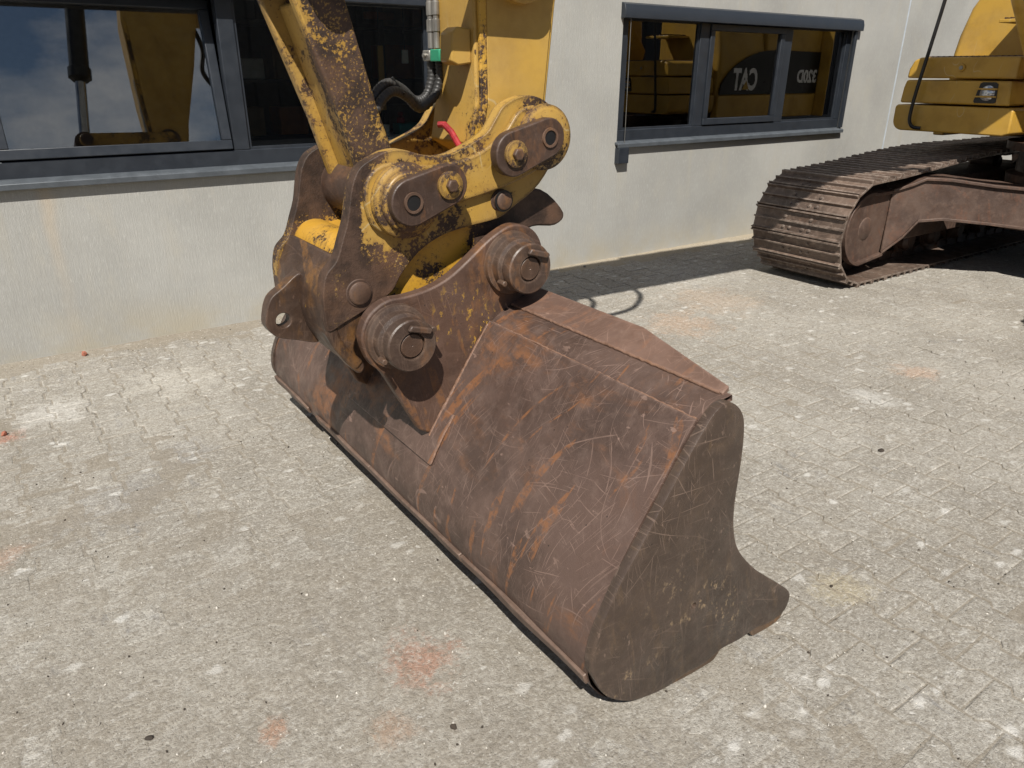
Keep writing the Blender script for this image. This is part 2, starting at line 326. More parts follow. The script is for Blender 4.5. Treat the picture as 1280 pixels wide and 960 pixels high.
    fl2 = n.math('MULTIPLY', n.rng(n.vor(17, wq), .07, .15, 1, 0), n.rng(n.noise(3.1, 3, .6, n.map(n.pos, loc=(1, 13, 0))), .44, .56))
    base = n.mix(n.math('MULTIPLY', fl2, .6), base, (.68, .665, .63))
    sk_ = n.math('MULTIPLY', n.rng(n.vor(24, n.map(wv_.outputs[0], (1, 1, 0), loc=(3, 7, 0))), .045, .10, 1, 0), n.rng(n.noise(4, 3, .6, n.map(n.pos, loc=(8, 3, 0))), .5, .6))
    base = n.mix(n.math('MULTIPLY', sk_, .75), base, (.075, .068, .06))
    if not paver:
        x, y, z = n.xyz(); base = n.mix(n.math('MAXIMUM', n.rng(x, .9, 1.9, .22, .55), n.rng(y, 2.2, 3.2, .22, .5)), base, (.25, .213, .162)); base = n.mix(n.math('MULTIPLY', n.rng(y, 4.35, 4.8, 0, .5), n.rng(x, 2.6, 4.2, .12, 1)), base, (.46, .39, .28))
    nb = n.bump(fine, .8, .010); nb = n.bump(gn, .8, .005, nb); nb = n.bump(grit, .8, .004, nb); nb = n.bump(f2, .5, .014, nb)
    return n.done(base, .92, nb, 0, .2)
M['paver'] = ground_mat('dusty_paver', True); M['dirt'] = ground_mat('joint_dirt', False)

# ------------------------------------------------------------------ mesh helpers
def link(o, parent=None):
    COL.objects.link(o)
    if parent is not None: o.parent = parent
    return o
def tag(o, label=None, cat=None, group=None, kind=None):
    if label: o['label'] = label
    if cat: o['category'] = cat
    if group: o['group'] = group
    if kind: o['kind'] = kind
    return o
def empty(name, loc, label, cat, group=None):
    o = bpy.data.objects.new(name, None); o.empty_display_size = .2; COL.objects.link(o); o.location = loc
    return tag(o, label, cat, group)
class MB:
    def __init__(s): s.v = []; s.f = []
    def add(s, vs, fs):
        b = len(s.v); s.v += [tuple(map(float, q)) for q in vs]; s.f += [tuple(b+i for i in q) for q in fs]; return s
    def box(s, x0, x1, y0, y1, z0, z1):
        return s.add([(x0,y0,z0),(x1,y0,z0),(x1,y1,z0),(x0,y1,z0),(x0,y0,z1),(x1,y0,z1),(x1,y1,z1),(x0,y1,z1)],
                     [(0,3,2,1),(4,5,6,7),(0,1,5,4),(1,2,6,5),(2,3,7,6),(3,0,4,7)])
    def prism(s, pts, a, b, ax='y'):
        n = len(pts)
        def P(u, w, t): return (u, t, w) if ax == 'y' else ((t, u, w) if ax == 'x' else (u, w, t))
        return s.add([P(*q, a) for q in pts]+[P(*q, b) for q in pts],
                     [tuple(range(n)), tuple(range(2*n-1, n-1, -1))]+[(i, n+i, n+(i+1) % n, (i+1) % n) for i in range(n)])
    def lathe(s, prof, c, ax='y', n=40):
        """prof: (t, r) along axis through c"""
        vs = []; fs = []; m = len(prof)
        for i in range(n):
            a = 2*math.pi*i/n; ca, sa = math.cos(a), math.sin(a)
            for t, r in prof:
                if ax == 'y': vs.append((c[0]+r*ca, t, c[1]+r*sa))
                elif ax == 'x': vs.append((t, c[0]+r*ca, c[1]+r*sa))
                else: vs.append((c[0]+r*ca, c[1]+r*sa, t))
        for i in range(n):
            j = (i+1) % n
            for k in range(m-1): fs.append((i*m+k, j*m+k, j*m+k+1, i*m+k+1))
        fs.append(tuple(i*m for i in range(n))[::-1]); fs.append(tuple(i*m+m-1 for i in range(n)))
        return s.add(vs, fs)
    def tube(s, path, r, n=10, cap=True):
        path = [Vector(p) for p in path]; m = len(path); vs = []; fs = []
        rad = r if isinstance(r, (list, tuple)) else [r]*m
        t0 = (path[1]-path[0]).normalized(); nn = t0.orthogonal().normalized(); pt = t0
        for i, p in enumerate(path):
            t = (path[min(i+1, m-1)]-path[max(i-1, 0)]).normalized()
            q = pt.rotation_difference(t); nn = (q @ nn).normalized(); pt = t; bb = t.cross(nn)
            for k in range(n):
                a = 2*math.pi*k/n; vs.append(p+(nn*math.cos(a)+bb*math.sin(a))*rad[i])
        for i in range(m-1):
            for k in range(n):
                k2 = (k+1) % n; fs.append((i*n+k, i*n+k2, (i+1)*n+k2, (i+1)*n+k))
        if cap: fs += [tuple(range(n))[::-1], tuple((m-1)*n+k for k in range(n))]
        return s.add(vs, fs)
    def build(s, name, mat, parent=None, bevel=0, seg=2, smooth=True, ang=35, fixn=True):
        me = bpy.data.meshes.new(name); me.from_pydata(s.v, [], s.f)
        if fixn:
            b = bmesh.new(); b.from_mesh(me); bmesh.ops.recalc_face_normals(b, faces=b.faces); b.to_mesh(me); b.free()
        me.materials.append(M[mat] if isinstance(mat, str) else mat)
        if smooth:
            me.shade_smooth(); me.set_sharp_from_angle(angle=R(ang))
        o = bpy.data.objects.new(name, me); link(o, parent)
        if bevel:
            md = o.modifiers.new('bevel', 'BEVEL'); md.width = bevel; md.segments = seg; md.limit_method = 'ANGLE'; md.angle_limit = R(30)
            md.harden_normals = False; md.use_clamp_overlap = True
        # keep world placement when the parent sits elsewhere
        if parent is not None: o.matrix_parent_inverse = parent_world(parent).inverted()
        return o
def parent_world(p):
    m = Matrix.Identity(4)
    while p is not None:
        m = Matrix.Translation(p.location) @ p.rotation_euler.to_matrix().to_4x4() if p.parent is None else m
        if p.parent is not None:
            return parent_world_chain(p)
        return m
def parent_world_chain(p):
    loc = Matrix.LocRotScale(p.location, p.rotation_euler, p.scale)
    if p.parent is None: return loc
    return parent_world_chain(p.parent) @ p.matrix_parent_inverse @ loc
def catmull(pts, n=5, closed=True):
    out = []; m = len(pts)
    for i in range(m if closed else m-1):
        g = lambda k: Vector(pts[k % m]) if closed else Vector(pts[max(0, min(m-1, k))])
        p0, p1, p2, p3 = g(i-1), g(i), g(i+1), g(i+2)
        for k in range(n):
            t = k/n
            out.append(tuple(.5*((2*p1)+(p2-p0)*t+(2*p0-5*p1+4*p2-p3)*t*t+(3*p1-p0-3*p2+p3)*t**3)))
    if not closed: out.append(tuple(pts[-1]))
    return out
def arc(cx, cz, r, a0, a1, n):
    return [(cx+r*math.cos(R(a0+(a1-a0)*i/n)), cz+r*math.sin(R(a0+(a1-a0)*i/n))) for i in range(n+1)]
def clone(o, parent, mat=None):
    c = o.copy(); COL.objects.link(c); c.parent = parent; return c
def px(p):     # where a point falls in a 1280 x 960 frame (only used to rank paving stones by size)
    v = Vector(p)-CAM; d = v.dot(FW)
    return (640+913.2*v.dot(RT)/d, 480-913.2*v.dot(UP)/d, d) if d > .1 else (-9999, -9999, d)

# ================================================================== GROUND
WALLY = 4.83
def dirt_h(x, y):
    n1 = mnoise.noise(Vector((x*1.1, y*1.1, 3)))*.6+mnoise.noise(Vector((x*2.7, y*2.7, 8)))*.4
    return n1
nx, ny = 560, 245
X0, X1, Y0, Y1 = -1.6, 11.5, -.1, 4.86
xs = np.linspace(X0, X1, nx); ys = np.linspace(Y0, Y1, ny)
# cheap value noise with numpy
def vnoise(x, y, sc, seed):
    r = np.random.default_rng(seed).random((257, 257))
    u = (x*sc+40) % 256; v = (y*sc+40) % 256
    i = np.floor(u).astype(int); j = np.floor(v).astype(int); fu = u-i; fv = v-j
    fu = fu*fu*(3-2*fu); fv = fv*fv*(3-2*fv)
    i2 = (i+1) % 257; j2 = (j+1) % 257
    return (r[i, j]*(1-fu)+r[i2, j]*fu)*(1-fv)+(r[i, j2]*(1-fu)+r[i2, j2]*fu)*fv
GX, GY = np.meshgrid(xs, ys, indexing='ij')
def dirt_z(x, y):
    big = vnoise(x, y, 1.3, 1)*.5+vnoise(x, y, 3.1, 2)*.3+vnoise(x, y, 8, 3)*.2
    fine = vnoise(x, y, 22, 4)-.5
    z = -.0030+.0045*np.clip((big-.46)*2.6, -.45, 1)+.0018*fine
    near = np.clip((3.0-y)/.9, 0, 1)*np.clip((1.75-x)/.8, 0, 1)
    z = z+near*.0050-np.clip((x-1.5)/1.0, 0, 1)*.0012
    z = np.where(x > 1.7, np.minimum(z, -.0022), z)
    z = z+np.clip((y-4.45)/.38, 0, 1)**1.5*(.006+.005*vnoise(x, y, 5, 6))
    return z
GZ = dirt_z(GX, GY)
edge = np.minimum(np.minimum(GX-X0, X1-GX), GY-Y0); GZ = np.where(edge < .03, -.012, GZ)
co = np.stack([GX, GY, GZ], -1).reshape(-1, 3)
idx = np.arange(nx*ny).reshape(nx, ny)
quads = np.stack([idx[:-1, :-1], idx[1:, :-1], idx[1:, 1:], idx[:-1, 1:]], -1).reshape(-1, 4)
me = bpy.data.meshes.new('paved_yard')
me.vertices.add(len(co)+8); me.loops.add(quads.size+16); me.polygons.add(len(quads)+4)
B = 400.
far = np.array([(-B, -B, -.012), (B, -B, -.012), (B, Y0, -.012), (-B, Y0, -.012), (-B, Y1, -.012), (X0, Y1, -.012), (X1, Y1, -.012), (B, Y1, -.012)])
# far apron: -Y side, left, right (behind the wall nothing is seen)
base = len(co); allco = np.vstack([co, far])
fq = [(base+0, base+1, base+2, base+3), (base+3, idx[0, 0], idx[0, -1], base+4), (idx[-1, 0], base+2, base+7, idx[-1, -1])]
fq.append((base+3, base+2, idx[-1, 0], idx[0, 0]))
allq = np.vstack([quads, np.array(fq)])
me.vertices.foreach_set('co', allco.ravel()); me.loops.foreach_set('vertex_index', allq.ravel().astype(np.int32))
me.polygons.foreach_set('loop_start', np.arange(0, allq.size, 4, dtype=np.int32)); me.polygons.foreach_set('loop_total', np.full(len(allq), 4, dtype=np.int32))
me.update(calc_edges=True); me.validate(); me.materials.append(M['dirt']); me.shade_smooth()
yard = bpy.data.objects.new('paved_yard', me); link(yard); tag(yard, kind='structure')

# paving stones: bone-shaped interlocking, columns 165 mm, length 200 mm, every other column half a stone on
PW, PL, GAP = .165, .20, .005
def paver_outline(shrink=0.):
    w = PW/2-GAP/2-.0018-shrink; a = .0125; l = PL/2-GAP/2+.0008-shrink
    side = [(-l, w+a), (-.29*PL, w+a), (-.205*PL, w-a), (.205*PL, w-a), (.29*PL, w+a), (l, w+a)]
    return [(x, y) for y, x in side]+[(-x, y) for y, x in side[::-1]]
def paver_geo():
    a = paver_outline(); b = paver_outline(.005); n = len(a)
    vs = [(x, y, -.03) for x, y in a]+[(x, y, -.003) for x, y in a]+[(x, y, 0) for x, y in b]
    fs = [tuple(range(2*n, 3*n))[::-1]]
    for k in (0, n):
        fs += [(k+i, k+n+i, k+n+(i+1) % n, k+(i+1) % n) for i in range(n)]
    return vs, fs
pv, pf = paver_geo()
pmesh = []
for k in range(4):
    m_ = bpy.data.meshes.new('paver'); rr = random.Random(k)
    vs = [(x+rr.uniform(-.0015, .0015)*(z > -.02), y+rr.uniform(-.0015, .0015)*(z > -.02), z+rr.uniform(-.0012, .0004)*(z > -.02)) for x, y, z in pv]
    m_.from_pydata(vs, [], pf)
    bm = bmesh.new(); bm.from_mesh(m_); bmesh.ops.recalc_face_normals(bm, faces=bm.faces); bm.to_mesh(m_); bm.free()
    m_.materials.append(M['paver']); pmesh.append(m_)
spots = []
for c in range(int(X0/PW)+1, int(11.2/PW)):
    for r in range(0, 24):
        off = .5 if (c+200) % 2 else 0
        x = (c+.5)*PW; y = (r+.5-off)*PL
        if y < .05 or y > 4.72 or x > 10.6: continue
        u, v, d = px((x, y, 0))
        vis = -40 < u < 1320 and -40 < v < 1000 and d > .1
        # under the bucket nothing shows
        if 1.02 < x < 1.6 and 1.1 < y < 3.25: vis = False
        area = (1550-0)/d**3 if d > .1 else 0
        if vis: spots.append((area, x, y))
spots.sort(reverse=True)
# stones buried under the dirt near the camera cannot be told apart: rank the ones that stand clear
def clear(x, y):
    q = np.array([[x, y]]); return float(dirt_z(q[:, 0], q[:, 1])[0])
ranked = sorted(spots, key=lambda s: -(s[0]*(1 if clear(s[1], s[2]) < -.0008 else .02)))
rest = MB(); ind = 0
def pose(x, y):
    h = random.uniform(-.0016, .0016); return h, random.uniform(-.006, .006), random.uniform(-.006, .006), random.uniform(-.008, .008)
for i, (a, x, y) in enumerate(ranked):
    h, tx, ty, tz = pose(x, y)
    if ind < 300:
        o = bpy.data.objects.new('paver', pmesh[i % 4]); o.location = (x, y, h); o.rotation_euler = (tx, ty, tz); link(o, yard); ind += 1
    else:
        Mt = Matrix.Translation((x, y, h)) @ Matrix.Rotation(tz, 4, 'Z') @ Matrix.Rotation(tx, 4, 'X') @ Matrix.Rotation(ty, 4, 'Y')
        src = pmesh[i % 4]
        rest.add([Mt @ v.co for v in src.vertices], [tuple(p.vertices) for p in src.polygons])
ro_ = rest.build('pavers', 'paver', yard, smooth=False, fixn=False); tag(ro_, kind='stuff')

# grit and small stones
ico_v, ico_f = None, None
bm = bmesh.new(); bmesh.ops.create_icosphere(bm, subdivisions=1, radius=1)
ico_v = [v.co.copy() for v in bm.verts]; ico_f = [tuple(v.index for v in f.verts) for f in bm.faces]; bm.free()
def pebble(mb, x, y, z, r, rnd):
    s = Vector((rnd.uniform(.7, 1.3), rnd.uniform(.7, 1.3), rnd.uniform(.45, .8))); q = Quaternion((rnd.random(), rnd.random(), rnd.random(), rnd.random())).normalized()
    mb.add([Vector((x, y, z))+q @ Vector((v.x*s.x, v.y*s.y, v.z*s.z))*r*rnd.uniform(.8, 1.15) for v in ico_v], ico_f)
def grit(count, seed, rmin, rsd, name, mat, label):
    gr = MB(); rnd = random.Random(seed); pts = []
    for i in range(count):
        u = rnd.random()
        if u < .25: x, y = rnd.uniform(-1.2, 7), 4.83-abs(rnd.gauss(0, .22))-.01
        elif u < .75: x, y = rnd.uniform(-1, 2.6), rnd.uniform(.3, 3.4)
        else: x, y = rnd.uniform(-1.2, 8), rnd.uniform(.2, 4.7)
        if y < 4.815: pts.append((x, y))
    P_ = np.array(pts); zz = np.maximum(0, dirt_z(P_[:, 0], P_[:, 1]))
    for (x, y), z in zip(pts, zz): pebble(gr, x, y, float(z)+.0005, abs(rnd.gauss(0, rsd))+rmin, rnd)
    tag(gr.build(name, mat, None, smooth=False, fixn=False), label, 'gravel', kind='stuff')
M['palegrit'] = flat('pale_grit', (.5, .47, .42), .9, var=.3, scale=60, bump=.3)
grit(5200, 3, .0011, .0014, 'gravel', 'stone', 'fine loose grey grit scattered over the dusty paving')
grit(3200, 4, .0012, .0015, 'gravel', 'palegrit', 'pale stone crumbs scattered over the dusty paving')
grit(800, 5, .0014, .0018, 'gravel', 'leaf', 'dark dirt crumbs scattered over the dusty paving')
def stone(name, x, y, r, mat, label, cat='stone', seed=0, flatk=1.):
    mb = MB(); rr = random.Random(seed); pebble(mb, 0, 0, 0, r, rr)
    mb.v = [(a, b, c*flatk) for a, b, c in mb.v]
    o = mb.build(name, mat, None, smooth=False); o.location = (x, y, max(0, clear(x, y))+r*.4*flatk); tag(o, label, cat); return o
stone('brick_fragment', .235, 4.74, .022, 'brick', 'small red brick fragment lying against the foot of the wall', 'brick', 1)
stone('brick_chip', -.20, 3.80, .016, 'brick', 'reddish brick chip on the paving at the left frame edge', 'brick', 5)
stone('dark_clod', .665, 1.21, .008, 'leaf', 'tiny dark clod on the dusty ground in front of the bucket', 'clod', 2)
stone('leaf_litter', 3.0, 1.42, .022, 'leaf', 'dark brown leaf scrap on the paving right of the bucket', 'leaf', 3, .3)
stone('pebble', 4.05, 4.72, .016, 'stone', 'grey pebble at the wall foot inside the boom shadow', 'stone', 4)
stone('dirt_clump', .02, 1.62, .011, 'leaf', 'dark clump of dirt near the lower left picture corner', 'clod', 6, .5)

# ================================================================== BUILDING
bld = empty('workshop_building', (4, WALLY, 0), 'light grey broomed concrete workshop building with anthracite ribbon windows', 'building')
W1 = (-.75, 2.75, 1.0, 2.02); W2 = (4.44, 7.66, 1.0, 2.02)
def wall_panel(name, x0, x1, holes):
    xs_ = sorted({x0, x1, *[h[0] for h in holes], *[h[1] for h in holes]}); zs_ = sorted({-.25, 4.6, *[h[2] for h in holes], *[h[3] for h in holes]})
    mb = MB(); T = .22
    def hole(xm, zm): return any(h[0] < xm < h[1] and h[2] < zm < h[3] for h in holes)
    vid = {}
    def v(x, z, y):
        k = (x, z, y)
        if k not in vid: vid[k] = len(mb.v); mb.v.append((x, y, z))
        return vid[k]
    for i in range(len(xs_)-1):
        for j in range(len(zs_)-1):
            if hole((xs_[i]+xs_[i+1])/2, (zs_[j]+zs_[j+1])/2): continue
            a, b, c, d = xs_[i], xs_[i+1], zs_[j], zs_[j+1]
            mb.f.append((v(a, c, WALLY), v(b, c, WALLY), v(b, d, WALLY), v(a, d, WALLY)))
            mb.f.append((v(a, c, WALLY+T), v(a, d, WALLY+T), v(b, d, WALLY+T), v(b, c, WALLY+T)))
    for h in holes:
        a, b, c, d = h
        for p, q in (((a, c), (b, c)), ((b, c), (b, d)), ((b, d), (a, d)), ((a, d), (a, c))):
            mb.f.append((v(*p, WALLY), v(*p, WALLY+T), v(*q, WALLY+T), v(*q, WALLY)))
    a, b, c, d = x0, x1, -.25, 4.6
    for p, q in (((a, c), (b, c)), ((b, c), (b, d)), ((b, d), (a, d)), ((a, d), (a, c))):
        mb.f.append((v(*p, WALLY), v(*q, WALLY), v(*q, WALLY+T), v(*p, WALLY+T)))
    return mb.build(name, 'wall', bld, smooth=False)
JX = 8.585
wall_panel('wall_panel', -9, JX, [W1, W2]); wall_panel('wall_panel', JX+.035, 19, [])
MB().box(JX-.004, JX+.039, WALLY+.004, WALLY+.2, -.2, 4.55).build('joint_seal', 'seal', bld, bevel=.003)
MB().box(-9, 19, WALLY-.03, 16, 4.603, 4.75).build('roof', 'sill', bld)
# dim workshop room behind the glass
room = MB()
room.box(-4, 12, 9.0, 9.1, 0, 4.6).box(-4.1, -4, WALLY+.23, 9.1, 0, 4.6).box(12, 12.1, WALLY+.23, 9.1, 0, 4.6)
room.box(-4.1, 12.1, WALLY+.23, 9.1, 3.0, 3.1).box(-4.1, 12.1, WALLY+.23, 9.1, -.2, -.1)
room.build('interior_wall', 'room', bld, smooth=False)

def window(W, mull, sash_i, tilt, label):
    x0, x1, z0, z1 = W; yo = WALLY+.028; yi = WALLY+.10
    fr = MB(); fw_ = .095
    fr.box(x0, x1, yo, yi, z0, z0+fw_).box(x0, x1, yo, yi, z1-.07, z1)
    fr.box(x0, x0+.08, yo, yi, z0+fw_+.0005, z1-.0705).box(x1-.08, x1, yo, yi, z0+fw_+.0005, z1-.0705)
    for (a, b) in mull: fr.box(a, b, yo, yi, z0+fw_+.0005, z1-.0705)
    win = fr.build('window', 'frame', bld, bevel=.004)
    cells = [x0+.08]+[q for ab in mull for q in ab]+[x1-.08]; cells = list(zip(cells[::2], cells[1::2]))
    for i, (a, b) in enumerate(cells):
        if i == sash_i:
            s = MB(); g = .008; sw = .055; A, Bx, C_, D = a+g, b-g, z0+fw_+g, z1-.07-g
            y0_, y1_ = yo-.012, yo+.045
            s.box(A, Bx, y0_, y1_, C_, C_+sw).box(A, Bx, y0_, y1_, D-sw, D).box(A, A+sw, y0_, y1_, C_+sw+.0005, D-sw-.0005).box(Bx-sw, Bx, y0_, y1_, C_+sw+.0005, D-sw-.0005)
            so = s.build('sash', 'frame', win, bevel=.004)
            pn = MB().box(A+sw-.006, Bx-sw+.006, yo+.012, yo+.018, C_+sw-.006, D-sw+.006).build('pane', 'glass', so, smooth=False)
            if tilt:   # tilted open: hinged on the bottom edge, top leaning into the room
                piv = Matrix.Translation((0, yo, C_)); Q = piv @ Matrix.Rotation(-R(tilt), 4, 'X') @ piv.inverted()
                so.matrix_parent_inverse = so.matrix_parent_inverse @ Q
        else:
            MB().box(a-.004, b+.004, yo+.03, yo+.036, z0+fw_-.004, z1-.066).build('pane', 'glass', win, smooth=False)
            bd = MB(); t_ = .016
            bd.box(a, b, yo+.012, yo+.03, z0+fw_, z0+fw_+t_).box(a, b, yo+.012, yo+.03, z1-.07-t_, z1-.07).box(a, a+t_, yo+.012, yo+.03, z0+fw_+t_, z1-.07-t_).box(b-t_, b, yo+.012, yo+.03, z0+fw_+t_, z1-.07-t_)
            bd.build('glazing_bead', 'frame', win)
    sl = MB().prism([(WALLY-.045, z0-.042), (WALLY-.045, z0-.012), (WALLY-.038, z0-.006), (WALLY+.027, z0+.008), (WALLY+.027, z0-.004), (WALLY-.002, z0-.016), (WALLY-.036, z0-.022), (WALLY-.036, z0-.042)], x0-.02, x1+.02, 'x')
    sl.build('window_sill', 'sill', win, bevel=.002)
    return win
w1 = window(W1, [(-.05, .06), (1.29, 1.385)], 1, 9.6, '')
w2 = window(W2, [(5.385, 5.50), (6.56, 6.68)], 1, 0, '')
for (a, b, z1) in ((W2[0], W2[1], W2[3]), (W1[0], W1[1], W1[3])):
    wp = w2 if a > 3 else w1
    MB().prism([(WALLY-.055, z1-.075), (WALLY-.055, z1-.02), (WALLY-.04, z1+.025), (WALLY-.002, z1+.04), (WALLY-.002, z1-.075)], a-.03, b+.06, 'x').build('blind_box', 'frame', wp, bevel=.003)
MB().box(W2[0]-.015, W2[0]+.10, WALLY-.055, WALLY-.003, .83, .957).build('cable_bracket', 'frame', w2, bevel=.003)
MB().tube([(W2[0]+.055, WALLY-.03, 1.95), (W2[0]+.06, WALLY-.035, .95)], .0025, 6).build('guide_wire', 'steel', w2)
MB().box(W2[1]-.03, W2[1]+.012, WALLY-.03, WALLY-.003, 1.01, 1.945).build('guide_rail', 'frame', w2, bevel=.003)

# things inside the workshop, seen dimly through the fixed pane
def rack(x, y, w, label):
    e = empty('storage_rack', (x, y, 0), label, 'rack')
    for dx in (0, w):
        for dy in (0, .45): MB().box(x+dx, x+dx+.04, y+dy, y+dy+.04, -.1, 2.4).build('post', 'rack', e)
    for z in (.5, 1.0, 1.45, 1.9): MB().box(x+.041, x+w-.001, y, y+.49, z, z+.03).build('shelf', 'rack', e)
    return e
rack(1.75, 6.6, 1.4, 'dark metal storage rack inside workshop behind the yellow link arm')
rack(3.25, 6.8, 1.5, 'dark metal storage rack inside workshop behind the hydraulic hoses')
rr = random.Random(11); cols = ['card', 'rack', 'white', 'card', 'orange', 'steel', 'yellow']
items = [('cardboard_box', 'card', 'brown cardboard box'), ('grey_bin', 'steel', 'grey metal bin'), ('white_canister', 'white', 'white canister'), ('orange_case', 'orange', 'orange tool case'), ('dark_case', 'rack', 'dark tool case')]
k = 0
for (bx, by, lab) in ((1.82, 6.68, 'left rack'), (3.32, 6.88, 'right rack')):
    for z, zn in ((1.03, 'second shelf'), (1.48, 'third shelf'), (1.93, 'top shelf')):
        x = bx
        for q in range(3):
            nm, mt, lb = items[(k*2+q*3) % 5]; w = rr.uniform(.18, .32); h = rr.uniform(.15, .3)
            o = MB().box(x, x+w, by, by+.3, z+.002, z+h).build(nm, mt, None, bevel=.01); tag(o, f'{lb} on the {zn} of the {lab} inside, {["left", "middle", "right"][q]} of three', nm.split('_')[-1], 'goods stored on the workshop racks'); x += w+rr.uniform(.05, .14)
        k += 1
MB_ = MB().box(2.30, 2.95, 5.02, 5.5, 1.085, 1.115); tb = MB_.build('inner_window_board', 'white', bld, bevel=.004)
o = MB().box(2.56, 2.74, 5.12, 5.24, 1.117, 1.195).build('teal_box', 'teal', None, bevel=.006); tag(o, 'small teal box standing on the inner window board', 'box')
o = MB().lathe([(1.197, .03), (1.235, .03), (1.243, .014), (1.25, .012), (1.25, .02), (1.272, .02)], (2.60, 5.18), 'z', 20).build('paint_bottle', 'red', None); tag(o, 'small red-capped bottle on top of the teal box', 'bottle')
o = MB().lathe([(1.117, .03), (1.19, .036), (1.19, .03), (1.13, .026)], (2.46, 5.16), 'z', 20).build('white_cup', 'white', None); tag(o, 'white cup on the inner window board beside the teal box', 'cup')
o = MB().box(2.615, 2.665, 5.13, 5.15, 1.60, 1.69).build('wall_remote', 'white', None, bevel=.006); tag(o, 'white handset hanging inside the window near the hoses', 'handset')
MB().box(2.636, 2.644, 5.138, 5.142, 1.69, 2.05).build('cord', 'rack', o)
o = MB().box(2.74, 3.0, 5.98, 6.02, 1.93, 1.985).build('red_lamp_bar', 'orange', None, bevel=.01); tag(o, 'orange lamp bar hanging inside the workshop behind the glass', 'lamp')
MB().box(2.86, 2.88, 5.995, 6.005, 1.985, 3.0).build('suspension_rod', 'rack', o)
o = MB().box(2.53, 2.575, 5.35, 5.37, 1.28, 1.72).build('yellow_level', 'yellow', None, bevel=.004); tag(o, 'yellow spirit level hanging upright inside the window', 'level')
MB().box(2.548, 2.556, 5.356, 5.364, 1.72, 3.0).build('cord', 'rack', o)

# ================================================================== BUCKET
bk = empty('ditching_bucket', (1.3, 2.17, 0), 'wide rusty brown smooth-edged ditching bucket resting on the paving', 'excavator bucket')
BY0, BY1 = .985, 3.355
prof = [(1.345, .842), (1.315, .838), (1.28, .823), (1.243, .797), (1.185, .719), (1.119, .622), (1.052, .524), (.999, .443), (.958, .362), (.937, .30), (.929, .245), (.934, .195), (.952, .145), (.985, .10), (1.03, .067), (1.09, .045), (1.2, .030), (1.4, .020), (1.55, .016), (1.69, .012)]
sp = catmull(prof[3:], 3, False); sp = prof[:3]+sp
def offset(pl, d):
    out = []
    for i, p in enumerate(pl):
        a = Vector(pl[max(0, i-1)]); b = Vector(pl[min(len(pl)-1, i+1)]); t = (b-a).normalized(); out.append((p[0]-t.y*d, p[1]+t.x*d))
    return out
inner = offset(sp, .016)     # to the left of travel = inside the bucket
ysl = list(np.linspace(BY0+.022, BY1-.022, 60))
mb = MB(); n = len(sp); vs = []; fs = []
for y in ysl:
    for (x, z), (xi, zi) in zip(sp, inner):
        dn = .0035*mnoise.noise(Vector((x*3, y*2.2, z*3)))+.002*mnoise.noise(Vector((x*8, y*6, z*8)))
        vs.append((x+dn, y, z)); 
    for (xi, zi) in inner: vs.append((xi, y, zi))
m2 = 2*n
for j in range(len(ysl)-1):
    for i in range(n-1):
        fs.append((j*m2+i, (j+1)*m2+i, (j+1)*m2+i+1, j*m2+i+1))
        fs.append((j*m2+n+i, j*m2+n+i+1, (j+1)*m2+n+i+1, (j+1)*m2+n+i))
    fs.append((j*m2, j*m2+n, (j+1)*m2+n, (j+1)*m2)); fs.append((j*m2+n-1, (j+1)*m2+n-1, (j+1)*m2+m2-1, j*m2+m2-1))
mb.add(vs, fs); shell = mb.build('back_shell', 'bucket', bk, ang=60)
side = [(1.266, .828), (1.29, .838), (1.318, .836), (1.355, .809), (1.378, .764), (1.387, .673), (1.386, .533), (1.40, .442), (1.437, .364), (1.524, .268), (1.635, .175), (1.714, .105), (1.722, .06), (1.70, .030), (1.64, .022), (1.58, .034), (1.50, .030), (1.42, .036), (1.35, .020), (1.27, .026), (1.207, .018), (1.13, .030), (1.056, .056), (.982, .115), (.941, .185), (.922, .245), (.936, .33), (.992, .447), (1.047, .526), (1.114, .624), (1.18, .722), (1.238, .80)]
so = catmull(side, 4)
for (a, b, lb) in ((BY0, BY0+.028, 'olive brown near side plate with pale scrapes and one bolt hole'), (BY1-.028, BY1, None)):
    # plate with a small bolt hole
    mb = MB(); nn_ = len(so); hc = (1.30, .235); hr = .0085
    o = MB().prism(so, a, b).build('side_plate', 'side_plate', bk, bevel=.0035)
    if lb:
        o['label'] = lb
        cut = MB().lathe([(a-.02, .0095), (a+.06, .0095)], (1.272, .262), 'y', 16); me_c = bpy.data.meshes.new('hole_cut'); me_c.from_pydata(cut.v, [], cut.f)
        bm = bmesh.new(); bm.from_mesh(me_c); bmesh.ops.recalc_face_normals(bm, faces=bm.faces); bm.to_mesh(me_c); bm.free()
        co_ = bpy.data.objects.new('hole_cut', me_c); COL.objects.link(co_)
        md = o.modifiers.new('hole', 'BOOLEAN'); md.object = co_; md.operation = 'DIFFERENCE'; md.solver = 'EXACT'
        bpy.context.view_layer.update()
        dg = bpy.context.evaluated_depsgraph_get(); newm = bpy.data.meshes.new_from_object(o.evaluated_get(dg)); o.modifiers.clear(); o.data = newm
        bpy.data.objects.remove(co_)
        newm.set_sharp_from_angle(angle=R(35))
    # lower side cutter and heel shoe
    y2 = (a+.003, b+.004) if a < 2 else (a-.004, b-.003)
    MB().prism(catmull([(1.57, .06), (1.56, .012), (1.60, .003), (1.68, .003), (1.708, .03), (1.718, .065), (1.70, .075)], 3), *y2).build('side_cutter', 'cutter', bk, bevel=.005)
    MB().prism(catmull([(1.14, .045), (1.17, .022), (1.27, .008), (1.38, .004), (1.405, .014), (1.41, .035), (1.30, .040)], 3), *y2).build('heel_shoe', 'cutter', bk, bevel=.004)
